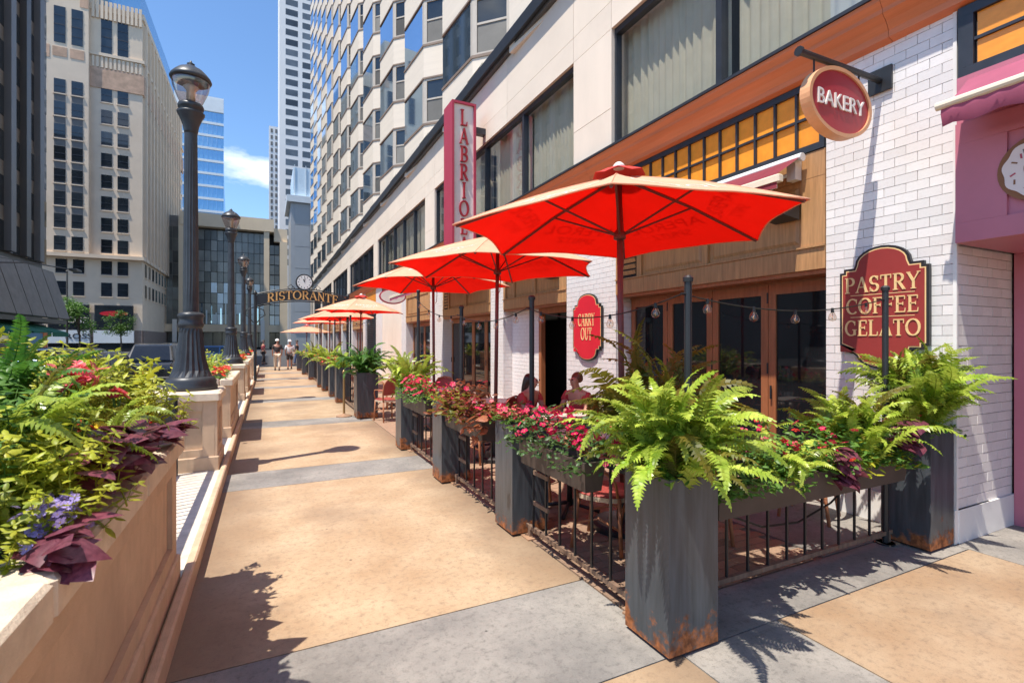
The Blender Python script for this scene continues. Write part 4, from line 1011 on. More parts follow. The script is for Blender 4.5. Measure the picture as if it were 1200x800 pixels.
_tm.add([(v.co.x,v.co.y+.07,0) for v in _a.vertices], [tuple(p.vertices) for p in _a.polygons]); _tm.add([(v.co.x,v.co.y-.12,0) for v in _b.vertices], [tuple(p.vertices) for p in _b.polygons])
TXT = _tm.mesh('print', 'print_white')
UM = [(2.92,3.66,'red lined parasol behind the corner planter, closest to the BAKERY sign'), (2.94,6.57,'red lined parasol in front of the CARRY OUT pier'), (2.93,9.45,'red lined parasol third along the terrace, before the gap'),
      (2.93,18.2,'peach topped parasol first beyond the terrace opening'), (2.85,22.6,'peach topped parasol second beyond the terrace opening'), (2.8,26.6,'peach topped parasol third beyond the terrace opening'), (2.8,30.6,'peach topped parasol fourth beyond the terrace opening')]
for i, (x, y, l) in enumerate(UM):
    umbrella(x, y, l, -10+([0,6,-9,14,-5,20,3][i]), zr=2.68+[0,.03,.08,.02,-.04,.03,0][i], zt=3.20+[0,.02,.10,.03,-.02,.02,0][i], tilt=([0,.5,-.6,.8,-.5,.6,0][i], [-.8,.6,-.4,.7,-.8,.5,0][i]), text=i < 4)
umbrella(2.9, 44, 'low wide peach parasol farthest along the street', 0, 2.35, 2.9, 2.0, text=False)

# ================================================================== foliage pieces
def frond_mesh(mat, e0, e1, seed, pairs=34, wid=0.088, sweep=0.12, kink=0.0):
    r = random.Random(seed); mb = MB(); n = pairs; pos = Vector((0,0,0)); pts = []; ang = []
    side = r.uniform(-.7, .7)
    for i in range(n+2):
        t = i/(n+1); e = R_(e0+(e1-e0)*t**1.5+10*math.sin(t*7+seed)); az = side*t*t
        d = Vector((math.cos(e)*math.cos(az), math.cos(e)*math.sin(az), math.sin(e))); pts.append(pos.copy()); ang.append(d); pos = pos+d/(n+1)
    mb.tube(pts[::3]+[pts[-1]], .006, 3, r1=.0015)
    for i in range(2, n+2):
        t = i/(n+1); l = wid*(min(1, t*5.0)**.6)*(1-t**3.2)**.75*r.uniform(.88,1.12)+.006
        d = ang[i]; up = Vector((-d.z*d.x, 0, d.x)).normalized() if abs(d.x) > 1e-3 else Vector((0,0,1))
        up = (Vector((0,0,1))-d*d.z).normalized() if abs(d.z) < .98 else Vector((-1,0,0))
        lat = d.cross(up).normalized(); w = .42/(n+1)
        for sg in (-1, 1):
            tip = pts[i]+lat*sg*l+d*l*(.28+sweep)-up*l*r.uniform(-.15,.55); mid = pts[i]+lat*sg*l*.5+d*l*.14+up*l*r.uniform(-.05,.2)
            b0, b1 = pts[i]-d*w, pts[i]+d*w
            mb.add([b0, mid-d*w*1.25, tip, mid+d*w*1.25, b1], [(0,1,3,4),(1,2,3)] if sg < 0 else [(4,3,1,0),(3,2,1)])
    return mb.mesh('frond', mat)
FR = {}
def fronds(mat):
    if mat not in FR: FR[mat] = [frond_mesh(mat, e0, e1, i) for i, (e0, e1) in enumerate([(74,-40),(60,-75),(40,-80),(82,5),(68,-15),(25,-80),(78,-95),(70,-60),(84,-30),(50,-60)])]
    return FR[mat]
def fern(x, y, z, label, n=46, L=0.7, mat='fern_leaf', seed=1, up=0.0, part_of=None):
    r = random.Random(seed)
    t = part_of or thing('fern', label, 'fern', (x, y, z), 0, 'ferns in the steel planters'); o0 = Vector((x,y,z))-ORG[t.name]
    ms = fronds(mat)
    for i in range(n):
        ring = i/n; az = i*2.39996+r.uniform(-.3,.3)
        k = r.choice([3,4,0,8,7]) if ring < .35 else (r.choice([0,1,6,4,7,9]) if ring < .72 else r.choice([1,2,5,6,9]))
        s = L*r.choice((.5,.7,.85,1.0,1.1))*r.uniform(.85,1.1)*(1.0 if ring < .8 else .85)
        rr = r.uniform(.02,.15)
        mk_ = fronds('fern_brown')[k] if (mat != 'fern_brown' and r.random() < .04) else ms[k]
        place('frond', mk_, t, o0+Vector((math.cos(az)*rr, math.sin(az)*rr, r.uniform(-.05,.03))), (r.uniform(-.55,.55), r.uniform(-.3,.2)-up, az), s)
    return t
def leaf_poly(L, W, fold=.15, droop=.2):
    V = [(0,0,0),(L*.3,W*.42,-fold*W+.0),(L*.65,W*.40,-fold*W-droop*L*.3),(L,0,-droop*L),(L*.65,-W*.40,-fold*W-droop*L*.3),(L*.3,-W*.42,-fold*W),(L*.35,0,0.01*L),(L*.68,0,-droop*L*.25)]
    return V, [(0,6,1),(6,7,2,1),(7,3,2),(0,5,6),(5,4,7,6),(4,3,7)]
def heart_poly(L, W):
    V = [(0,0,0),(-.16*L,.22*W,.0),(-.05*L,.48*W,-.03*L),(.25*L,.52*W,-.06*L),(.62*L,.30*W,-.12*L),(L,0,-.24*L),(.62*L,-.30*W,-.12*L),(.25*L,-.52*W,-.06*L),(-.05*L,-.48*W,-.03*L),(-.16*L,-.22*W,0),(.35*L,0,.015*L),(.7*L,0,-.08*L)]
    return V, [(0,10,2,1),(10,3,2),(10,11,4,3),(11,5,4),(0,9,8,10),(10,8,7),(10,7,6,11),(11,6,5)]
def put(mb, V, Fs, loc, az, pitch, roll, s=1.0, mi=0):
    M = Matrix.Translation(loc) @ Euler((roll, pitch, az), 'XYZ').to_matrix().to_4x4() @ Matrix.Scale(s, 4)
    mb.add([M @ Vector(v) for v in V], Fs, mi)
def sprig_mesh(mat, seed, hgt=.20, leaf=.055, nodes=6, wr=.5):
    r = random.Random(seed); mb = MB(); lean = Vector((r.uniform(-.3,.3), r.uniform(-.3,.3), 1))
    pts = [lean*(hgt*i/nodes)+Vector((r.uniform(-.008,.008), r.uniform(-.008,.008), 0)) for i in range(nodes+1)]
    mb.tube(pts, .0035, 4, r1=.0015)
    V, Fs = leaf_poly(1, wr)
    for i, p in enumerate(pts[1:]):
        a0 = r.uniform(0,6.28); k = 2 if i < nodes-1 else 4
        for j in range(k): put(mb, V, Fs, p, a0+j*2*math.pi/k, r.uniform(-.6,.25), r.uniform(-.3,.3), leaf*r.uniform(.65,1.15)*(1.05-.4*(i == nodes-1)))
        if i < nodes-1:
            for j in range(2): put(mb, V, Fs, p, a0+1.57+j*3.14, r.uniform(-.7,.1), r.uniform(-.3,.3), leaf*r.uniform(.35,.6))
    return mb.mesh('sprig', mat, smooth=True)
SP = {}
def sprigs(mat, **k):
    if mat not in SP: SP[mat] = [sprig_mesh(mat, i, **k) for i in range(5)]
    return SP[mat]
def flower_mesh(mat, petals=5, r=1.0, cup=.25):
    mb = MB()
    for i in range(petals):
        a = 2*math.pi*i/petals
        V = [(.08,0,0),(.45,.34,cup*.5),(.85,.36,cup*.6),(1.0,0,cup*.4),(.85,-.36,cup*.6),(.45,-.34,cup*.5)]
        put(mb, V, [(0,1,2,3),(0,3,4,5)], Vector((0,0,i*.012)), a, 0, 0, r)
    mb.lathe([(.14,.02),(.1,.12),(0,.15)], n=6, mi=1)
    return mb.mesh('flower', [mat, 'yellow_petal'])
FLW = {m: flower_mesh(m) for m in ('crimson_petal','scarlet_petal','coral_petal','violet_petal','yellow_petal')}
HEART = {}
def heart(mat):
    if mat not in HEART: m = MB(); m.add(*heart_poly(1,.95)); m.tube([(0,0,0),(-.25,0,-.1),(-.45,0,-.35)], .02, 4); HEART[mat] = m.mesh('leaf', mat, smooth=True)
    return HEART[mat]
def flowers(t, mat, c, spread, n, size, seed, up=(0,0,1)):
    r = random.Random(seed); o0 = Vector(c)-ORG[t.name]
    for i in range(n):
        p = Vector((r.gauss(0,.5)*spread[0], r.gauss(0,.5)*spread[1], r.uniform(-.5,.6)*spread[2]))
        place('flower', FLW[mat], t, o0+p, (r.uniform(-.9,.9), r.uniform(-1.1,.5), r.uniform(0,6.28)), size*r.uniform(.7,1.15))
def leaf_mass(t, mat, x0, x1, y0, y1, z0, z1, n, leaf, seed, name='foliage', wr=.55, out_x=0.0, out_y=0.0):
    """a mound of small leaves over a trough, thinning at its edge"""
    r = random.Random(seed); mb = MB(); V, Fs = leaf_poly(1, wr); cx_, cy_ = (x0+x1)/2, (y0+y1)/2
    for i in range(n):
        a, b = r.uniform(-1,1), r.uniform(-1,1); h = (1-min(1,abs(a))**2.5*.7)*(1-min(1,abs(b))**4*.6)
        zz = z0+(z1-z0)*h*r.uniform(.25,1.0)**.6*(.8+.4*math.sin(a*5+b*7+seed))
        p = Vector((cx_+a*(x1-x0)/2*(1+out_x*r.random()), cy_+b*(y1-y0)/2*(1+out_y*r.random()), zz))
        put(mb, V, Fs, p, r.uniform(0,6.28), r.uniform(-.7,.5), r.uniform(-.6,.6), leaf*r.uniform(.6,1.3))
    return stuff(mb.build(name, mat, t, True))

# ================================================================== steel planters, fences, flower troughs
def planter(x, y, label, w=.36, h=.96, taper=0.0):
    t = thing('steel_planter', label, 'planter', (x, y, 0), 0, 'tall grey steel planters')
    k = w/2; b = k*(1-taper); B = MB()
    lo = [(x-b,y-b,.022),(x+b,y-b,.022),(x+b,y+b,.022),(x-b,y+b,.022)]; hi = [(x-k,y-k,h),(x+k,y-k,h),(x+k,y+k,h),(x-k,y+k,h)]
    ih = [(x-k+.025,y-k+.025,h),(x+k-.025,y-k+.025,h),(x+k-.025,y+k-.025,h),(x-k+.025,y+k-.025,h)]; il = [(a,c,h-.06) for a, c, _ in ih]
    B.add(lo+hi+ih+il, [(3,2,1,0),(0,1,5,4),(1,2,6,5),(2,3,7,6),(3,0,4,7),(4,5,9,8),(5,6,10,9),(6,7,11,10),(7,4,8,11),(8,9,13,12),(9,10,14,13),(10,11,15,14),(11,8,12,15)])
    B.build('body', 'planter_steel', t)
    MB().box(x-k+.026,x+k-.026,y-k+.026,y+k-.026,h-.2,h-.045).build('soil', 'soil', t)
    MB().box(x-b+.04,x+b-.04,y-b+.04,y+b-.04,.0005,.021).build('foot', 'black_metal', t)
    return t
PLN = [(2.085,2.19,'grey steel planter at the fence corner, rusty along its foot'), (4.93,2.30,'grey steel planter against the white pier beneath the PASTRY sign'), (2.085,4.07,'grey steel planter with pink flowers, second along the walkway fence'),
       (2.035,5.87,'grey steel planter between troughs, third along the walkway fence'), (2.035,7.87,'grey steel planter ending the fence before the terrace opening'), (1.97,11.42,'broad grey steel planter with a drooping fern beyond the terrace opening'),
       (1.87,14.5,'grey steel planter second beyond the terrace opening'), (1.87,16.1,'grey steel planter third beyond the terrace opening'), (1.85,18.1,'grey steel planter fourth beyond the terrace opening'), (1.83,19.6,'grey steel planter fifth beyond the terrace opening'),
       (1.8,23.5,'grey steel planter sixth beyond the terrace opening'), (1.75,27.2,'grey steel planter seventh beyond the terrace opening'), (1.7,31.0,'last grey steel planter at the end of the terrace')]
for i, (x, y, l) in enumerate(PLN): planter(x, y, l, .46 if i == 5 else .36, 1.0 if i == 5 else .96, .05 if i == 5 else 0)
fern(2.085,2.19,.90,'large bright green fern spilling from the corner planter',200,.68,'fern_leaf',3, up=.28)
fern(4.93,2.30,.92,'bushy lime green fern in the planter beneath the PASTRY sign',200,.82,'fern_leaf',5, up=.72)
fern(2.04,7.87,.92,'light green fern in the planter before the terrace opening',80,.72,'fern_leaf',9, up=.35)
fern(1.97,11.42,.96,'drooping mid green fern in the broad planter beyond the opening',90,.80,'fern_deep',11, up=.2)
fern(1.87,14.5,.92,'small green fern in the second planter beyond the opening',44,.7,'fern_leaf',13, up=.3)
fern(1.85,18.1,.92,'green fern in the fourth planter beyond the opening',44,.8,'fern_leaf',15, up=.3)
fern(1.8,23.5,.92,'green fern in the sixth planter beyond the opening',34,.8,'fern_leaf',17, up=.3)
fern(1.7,31.0,.92,'small green fern in the last planter',18,.5,'fern_leaf',19)
PX, PY = 2.56, 2.86
pot = thing('plant_pot', 'dark round pot hidden behind the corner fence', 'pot', (PX,PY,0)); MB().lathe([(.17,0),(.2,.3),(.22,.78),(.24,.82),(.20,.82),(.19,.74)], (PX,PY), 20).build('body', 'box_brown', pot, True)
MB().lathe([(.0,.74),(.19,.74)], (PX,PY), 20).build('soil', 'soil', pot)
fern(PX,PY,.80,'tall fern behind the corner planter, leaf colour browned to show parasol shade',120,1.02,'fern_brown',21, up=.45)  # brown leaf colour stands in for the red shade under the parasol
# crimson flowers in the corner planter and the one beneath the sign
def bedding(x, y, z, label, mats, spread, n, seed, leafm='mid_leaf', nl=160, size=.024):
    t = thing('bedding_flowers', label, 'flowers', (x, y, z), 0, 'bedding flowers in planters')
    leaf_mass(t, leafm, x-spread, x+spread, y-spread, y+spread, z-.02, z+spread*.75, nl, .05, seed, out_x=.3, out_y=.3)
    for k, m in enumerate(mats): flowers(t, m, (x,y,z+spread*.45), (spread*1.15,spread*1.15,spread*.6), n//len(mats), size, seed+k)
    return t
bedding(2.085,2.19,.94,'crimson busy lizzies tucked under the corner fern',['crimson_petal'],.19,16,31)
bedding(4.93,2.28,.95,'crimson busy lizzies under the fern beneath the PASTRY sign',['crimson_petal'],.19,10,33)
bedding(2.085,4.07,.96,'hot pink and coral flowers with green leaves in the second planter',['crimson_petal','coral_petal'],.21,44,35,'mid_leaf',260,.03)
bedding(2.035,5.87,.96,'mixed rust and pink bedding plants in the third planter',['coral_petal','crimson_petal'],.20,22,37,'lime_leaf',220,.026)
bedding(1.87,16.1,.96,'red leaved bedding in the third planter beyond the opening',['scarlet_petal'],.38,40,39,'maroon_leaf',340,.045)
bedding(1.83,19.6,.96,'dark red bedding in the fifth planter beyond the opening',['scarlet_petal'],.36,24,41,'maroon_leaf',260,.045)
bedding(1.75,27.2,.96,'green bedding in the seventh planter beyond the opening',['coral_petal'],.25,10,43,'lime_leaf',120,.035)

BAR = MB().box(-.0075,.0075,-.0075,.0075,.10,.86).mesh('bar', 'black_metal')
def fence(ax, f, u0, u1, label, detail=True):
    """ax 'y': runs along Y at x=f; ax 'x': runs along X at y=f"""
    c = (f,(u0+u1)/2,0) if ax == 'y' else ((u0+u1)/2,f,0)
    t = thing('iron_fence', label, 'fence', c, 0, 'low iron terrace fences')
    def bx(a, b, w, z0, z1): return MB().box(f-w,f+w,a,b,z0,z1) if ax == 'y' else MB().box(a,b,f-w,f+w,z0,z1)
    bx(u0,u1,.016,.075,.108).build('bottom_rail', 'fence_rail', t); bx(u0,u1,.014,.85,.88).build('top_rail', 'black_metal', t)
    for a in (u0+.05, u1-.05):
        bx(a-.018,a+.018,.017,.0,.0745).build('foot', 'fence_rail', t); bx(a-.075,a+.075,.06,.0005,.012).build('foot_plate', 'plate_rust', t)
    n = max(2, int((u1-u0)/.205))
    for i in range(n):
        u = u0+(i+.5)*(u1-u0)/n; p = Vector((f,u,0)) if ax == 'y' else Vector((u,f,0)); place('bar', BAR, t, p-ORG[t.name])
    if detail and ax == 'y':
        for z in (.30,.56): bx(u1-.36,u1-.12,.010,z,z+.035).build('latch_plate', 'fence_rail', t)
    return t
fence('x', 2.40, 2.27, 4.74, 'black iron fence between corner planter and PASTRY sign planter')
fence('y', 2.05, 2.38, 3.88, 'black iron fence between the corner planter and the next planter')
fence('y', 2.03, 4.26, 5.68, 'black iron fence between second and third walkway planters')
fence('y', 2.01, 6.06, 7.68, 'black iron fence between third planter and terrace opening')
fence('y', 1.90, 11.66, 14.3, 'black iron fence just beyond the broad fern planter', False)
fence('y', 1.87, 16.3, 17.9, 'black iron fence between third and fourth planters past the opening', False)
fence('y', 1.83, 19.8, 23.3, 'black iron fence under the far peach parasols', False)
fence('y', 1.78, 23.7, 27.0, 'black iron fence between sixth and seventh planters past the opening', False)
fence('y', 1.73, 27.4, 30.8, 'farthest black iron fence before the last planter', False)
def trough(ax, f, u0, u1, z0, z1, label, w=.085):
    c = (f,(u0+u1)/2,z0) if ax == 'y' else ((u0+u1)/2,f,z0)
    t = thing('flower_trough', label, 'trough', c, 0, 'brown troughs hung on the fence'); k = w*.75
    def P(u, d, z): return (f+d,u,z) if ax == 'y' else (u,f+d,z)
    lo = [P(u0+.02,-k,z0),P(u1-.02,-k,z0),P(u1-.02,k,z0),P(u0+.02,k,z0)]; hi = [P(u0,-w,z1),P(u1,-w,z1),P(u1,w,z1),P(u0,w,z1)]
    g = .012; ih = [P(u0+g,-w+g,z1),P(u1-g,-w+g,z1),P(u1-g,w-g,z1),P(u0+g,w-g,z1)]; il = [P(u0+g,-w+g,z1-.05),P(u1-g,-w+g,z1-.05),P(u1-g,w-g,z1-.05),P(u0+g,w-g,z1-.05)]
    MB().add(lo+hi+ih+il, [(3,2,1,0),(0,1,5,4),(1,2,6,5),(2,3,7,6),(3,0,4,7),(4,5,9,8),(5,6,10,9),(6,7,11,10),(7,4,8,11),(8,9,13,12),(9,10,14,13),(10,11,15,14),(11,8,12,15),(12,13,14,15)]).build('body', 'box_brown', t)
    for u in (u0+.15, u1-.15):
        h = MB(); a, b = P(u, w, z1-.01), P(u, w+.035, z1+.02); h.tube([a, P(u, w+.02, z1+.02), b], .006, 5); h.build('hook', 'black_metal', t)
    return t
trough('x', 2.292, 2.50, 4.62, .58, .78, 'long brown trough on the fence beneath the PASTRY sign')
trough('y', 1.94, 2.72, 3.68, .70, .90, 'brown trough with crimson flowers beside the corner planter')
trough('y', 1.92, 4.42, 5.55, .72, .92, 'brown trough with bronze foliage between second and third planters')
trough('y', 1.90, 6.25, 7.5, .72, .92, 'brown trough with magenta flowers beside the terrace opening')
def trough_bed(x, y, z, label, rx, ry, leafm, nl, fl, seed, hgt=.26, leaf=.05):
    t = thing('trough_flowers', label, 'flowers', (x, y, z), 0, 'plants in the fence troughs')
    leaf_mass(t, leafm, x-rx, x+rx, y-ry, y+ry, z-.06, z+hgt, nl, leaf, seed, out_x=.15, out_y=.05)
    for k, (m, n, s) in enumerate(fl): flowers(t, m, (x,y,z+hgt*.62), (rx*1.1,ry*1.1,hgt*.75), n, s, seed+k)
    return t
trough_bed(1.94,3.2,.87,'dense crimson flowers in the trough beside the corner planter',.22,.58,'dark_leaf',700,[('crimson_petal',90,.032)],51,.30)
t = trough_bed(1.92,5.0,.89,'bronze and olive foliage with pink flowers in the middle trough',.22,.62,'maroon_leaf',620,[('crimson_petal',30,.034)],53,.34,.075)
leaf_mass(t, 'fern_brown', 1.68,2.1,4.5,5.6,.88,1.12,220,.085,54,'drooping_leaves', out_x=.2)
trough_bed(1.90,6.9,.89,'magenta flowers in the trough beside the terrace opening',.20,.66,'mid_leaf',620,[('crimson_petal',70,.034)],55,.3)
# the long trough
t = trough_bed(3.5,2.29,.76,'mixed green bedding and crimson flowers in the long trough',1.04,.2,'mid_leaf',1700,[('crimson_petal',46,.034),('scarlet_petal',8,.03)],57,.34,.055)
leaf_mass(t, 'mid_leaf', 2.5,4.6,2.16,2.3,.72,.96,500,.055,60,'front_foliage', out_y=.2)
leaf_mass(t, 'lime_leaf', 3.7,4.5,2.12,2.42,.70,1.0,380,.06,58,'lime_foliage', out_y=.2)
fern(4.02,2.31,.76,'upright light green fern rising from the long trough',100,.66,'fern_leaf',59, up=.7)
fern(3.2,2.29,.76,'low spreading fern in the long trough next to the corner planter',34,.45,'fern_leaf',61)
def vine(x, y, z, label, n, spread, size, seed, mat='purple_leaf', hang=.12, face=-1.5, pitch=(-.15,.75)):
    r = random.Random(seed); t = thing('potato_vine', label, 'plant', (x, y, z), 0, 'purple sweet potato vines')
    for i in range(n):
        p = Vector((r.gauss(0,.5)*spread[0], r.gauss(0,.5)*spread[1], r.uniform(-hang, hang*.8)))
        az = face+r.uniform(-1.5,1.5)
        place('leaf', heart(mat), t, p, (r.uniform(-.5,.5), r.uniform(*pitch), az), size*r.uniform(.55,1.15))
    return t
vine(3.66,2.13,.84,'purple sweet potato vine trailing over the middle of the long trough',34,(.17,.05,.1),.115,71,hang=.14)
vine(4.42,2.13,1.0,'magenta leaved vine between the trough fern and the PASTRY planter',34,(.18,.05,.1),.115,73,hang=.12)
vine(1.82,4.42,.88,'coral leaved plant trailing beside the second planter',16,(.08,.08,.1),.10,75,'coral_leaf',.14,3.0)

# ================================================================== long stone planter planting
def gp(px, py, z):
    u, v = (px-600)/F_PX, (HY-py)/F_PX; fwx, fwy = math.sin(YAW), math.cos(YAW)
    d = Vector((fwx+u*fwy, fwy-u*fwx, v)); return Vector((0,0,CAM_H))+d*((z-CAM_H)/d.z)
def lime_bed(label, pts, mat, seed, s=1.0, n=14, spread=.14, **k):
    r = random.Random(seed); c = sum((Vector(p) for p in pts), Vector())/len(pts)
    t = thing('coleus', label, 'plant', c, 0, 'bushy foliage plants in the stone planter'); ms = sprigs(mat, **k)
    for p in pts:
        for i in range(n):
            q = Vector(p)+Vector((r.gauss(0,.5)*spread, r.gauss(0,.5)*spread, r.uniform(-.10,.06)))
            place('sprig', r.choice(ms), t, q-c, (r.uniform(-.5,.5), r.uniform(-.5,.5), r.uniform(0,6.28)), s*r.uniform(.75,1.25))
    return t
base = MB()
gt = thing('ground_cover', 'dark green leaves filling the long stone planter', 'plants', (-1,2.4,1.03))
leaf_mass(gt, 'mid_leaf', -1.42,-.70,.75,3.98,1.02,1.40,2600,.06,81,'undergrowth')
leaf_mass(gt, 'lime_leaf', -1.45,-.72,.75,3.98,1.10,1.44,800,.05,82,'lime_undergrowth')
lime_bed('lime yellow coleus bush at the far end of the long stone planter', [(-.66,3.82,1.14),(-.72,3.6,1.22),(-.86,3.75,1.34),(-.78,3.32,1.26),(-.92,3.4,1.38),(-1.05,3.7,1.42),(-.82,3.5,1.32),(-1.2,3.3,1.45),(-.78,3.12,1.26)], 'lime_leaf', 83, 1.1, 20, .2)
lime_bed('lime yellow coleus bush by the violet lobelia in the long stone planter', [(-.64,2.02,1.12),(-.72,2.15,1.20),(-.70,1.92,1.14),(-.72,2.32,1.18),(-.80,2.25,1.26),(-.62,2.18,1.10)], 'lime_leaf', 84, .85, 20, .15)
lime_bed('mid green leafy plants among the ferns in the long stone planter', [(-1.0,2.5,1.36),(-.82,2.6,1.26),(-1.1,2.85,1.40),(-.74,2.5,1.18),(-.9,2.3,1.32),(-.95,2.05,1.3),(-1.15,3.1,1.42)], 'mid_leaf', 85, .95, 16, .2)
fern(-.86,2.36,1.22,'big arching fern beside the lime coleus and violet lobelia',56,.50,'fern_leaf',86,up=.25)
fern(-.74,2.72,1.20,'arching fern in the middle of the long stone planter',46,.44,'fern_leaf',87,up=.15)
fern(-1.05,2.85,1.28,'fern at the road side of the long stone planter',44,.52,'fern_deep',88,up=.25)
fern(-.98,3.25,1.26,'small fern behind the coral blooms in the long stone planter',28,.42,'fern_leaf',90,up=.2)
vine(-.59,2.66,1.24,'large purple sweet potato leaves over the edge of the long stone planter',84,(.10,.46,.1),.165,91,hang=.10,face=-.5,pitch=(-.45,.25))
vine(-.54,3.65,1.15,'purple vine at the far corner of the long stone planter',16,(.04,.26,.1),.13,92,hang=.05,face=0,pitch=(-.4,.25))
vine(-.545,1.86,1.11,'dark purple leaves beside the violet lobelia in the long stone planter',26,(.05,.16,.1),.11,93,hang=.05,face=-.4,pitch=(-.4,.3))
def blooms(label, c, mat, spread, n, size, seed):
    t = thing('flower_cluster', label, 'flowers', c, 0, 'flower clusters in the stone planter')
    flowers(t, mat, c, spread, n, size, seed)
    m = MB(); r = random.Random(seed)
    for i in range(5): m.tube([(c[0]+r.uniform(-.02,.02),c[1]+r.uniform(-.02,.02),c[2]-.02),(c[0]+r.uniform(-.03,.03),c[1]+r.uniform(-.03,.03),c[2]-.16)], .003, 4)
    m.build('stems', 'mid_leaf', t); return t
blooms('coral pink geranium heads above the long stone planter ferns', (-.80,2.95,1.54), 'coral_petal', (.07,.07,.08), 50, .032, 101)
blooms('single coral begonia bloom amid the lime coleus', (-.66,3.05,1.44), 'coral_petal', (.035,.035,.04), 14, .03, 102)
blooms('scarlet bloom at the foot of the purple leaves', (-.60,3.22,1.24), 'scarlet_petal', (.035,.05,.04), 12, .03, 103)
blooms('scarlet blooms between fern and lime coleus', (-.72,2.62,1.33), 'scarlet_petal', (.07,.08,.05), 16, .026, 104)
blooms('violet blue lobelia at the corner of the long stone planter', (-.585,1.97,1.16), 'violet_petal', (.055,.10,.10), 150, .017, 105)
blooms('crimson blooms beside the violet lobelia', (-.585,2.12,1.10), 'crimson_petal', (.05,.08,.03), 12, .018, 106)
blooms('yellow bloom above the purple leaves', (-.66,2.74,1.32), 'yellow_petal', (.03,.03,.03), 8, .026, 107)
# planters farther along
for k, (lab, yy) in enumerate([('green and lime plants with red flowers in the second stone planter', 9.5), ('lime and red plants in the third stone planter', 17.5), ('lime and red plants in the fourth stone planter', 25.5)]):
    t = thing('planter_bed', lab, 'plants', (-.98, yy+1.2, 1.04), 0, 'beds in the farther stone planters')
    leaf_mass(t, 'mid_leaf', -1.4,-.66,yy+.1,yy+2.35,1.03,1.36,520,.075,120+k, out_x=.1)
    leaf_mass(t, 'lime_leaf', -1.4,-.66,yy+.1,yy+2.35,1.10,1.48,420,.075,130+k,'lime_foliage', out_x=.05)
    flowers(t, 'scarlet_petal', (-.72,yy+.6,1.18), (.12,.7,.12), 40, .045, 140+k)
    if k == 0:
        for q in range(16): place('frond', fronds('fern_leaf')[q % 5], t, Vector((rng.uniform(-.3,.2), rng.uniform(-.9,.8), .1)), (rng.uniform(-.2,.2), rng.uniform(-.3,.1), rng.uniform(0,6.28)), .38)

# ================================================================== string lights and posts
posts = [(2.44,2.405,2.10,'black string light post on the fence next to the corner planter'), (4.66,2.40,2.14,'black string light post in front of the PASTRY sign'), (2.22,4.12,2.10,'black string light post beside the second walkway planter'),
         (2.2,5.95,2.12,'black string light post beside the third walkway planter'), (2.2,7.95,2.5,'tall black string light post by the terrace opening'), (2.2,11.6,2.3,'black string light post beside the broad fern planter'),
         (2.1,14.6,2.4,'black string light post second beyond the terrace opening'), (2.1,18.2,2.4,'black string light post third beyond the terrace opening'), (2.1,23.6,2.4,'black string light post fourth beyond the terrace opening')]
for x, y, h, l in posts:
    t = thing('light_post', l, 'post', (x, y, 0), 0, 'black string light posts')
    MB().cyl((x,y,0.004),(x,y,h),.024,n=12).build('shaft', 'black_metal', t, False); MB().lathe([(.032,h-.02),(.034,h+.005),(.02,h+.02),(0,h+.022)], (x,y), 12).build('cap', 'black_metal', t)
    MB().cyl((x,y,.001),(x,y,.012),.07,n=14).build('base_plate', 'black_metal', t)
    MB().cyl((x-.02,y,h-.10),(x-.06,y,h-.10),.008,n=6).build('hook', 'black_metal', t)
BULB = MB().lathe([(.010,-.026),(.018,-.036),(.027,-.055),(.029,-.068),(.023,-.086),(.0,-.096)][::-1], n=14).mesh('bulb', 'bulb_glass', smooth=True)
SOCK = MB().lathe([(.0,.010),(.010,.008),(.012,-.027),(.0,-.027)], n=8).mesh('socket', 'cable')
FIL = MB().tube([(0,0,-.03),(.006,0,-.05),(-.006,0,-.065),(0,0,-.078)], .003, 4).mesh('filament', 'filament')
def string(a, b, sag, n, label):
    a, b = Vector(a), Vector(b); t = thing('string_light', label, 'string lights', a, 0, 'festoon bulb strings')
    def P(s): p = a.lerp(b, s); p.z -= sag*4*s*(1-s); return p
    MB().tube([P(i/16) for i in range(17)], .005, 5).build('cord', 'cable', t)
    for i in range(n):
        p = P((i+.5)/n)-a; s = place('socket', SOCK, t, p); place('bulb', BULB, s); place('filament', FIL, s)
def top(i, dx=0): x, y, h, _ = posts[i]; return (x-.05, y, h-.10)
string(top(0), top(1), .10, 5, 'festoon bulbs strung between corner post and PASTRY sign post')
string(top(2), top(0), .12, 4, 'festoon bulbs strung between second planter post and corner post')
string(top(3), top(2), .10, 4, 'festoon bulbs strung between third and second planter posts')
string(top(4), top(3), .12, 4, 'festoon bulbs strung from the tall opening post')
string(top(5), top(6), .12, 4, 'festoon bulbs strung beyond the terrace opening')
string(top(6), top(7), .12, 5, 'festoon bulbs strung under the far peach parasols')
cb_ = thing('power_cable', 'black cable looping along the fence under the long trough', 'cable', (4.6,2.44,.6))
MB().tube([(4.66,2.44,.80),(4.4,2.45,.62),(4.0,2.45,.42),(3.6,2.45,.33),(3.2,2.45,.36),(2.9,2.45,.48),(2.6,2.45,.7)], .008, 5).build('cord', 'cable', cb_)

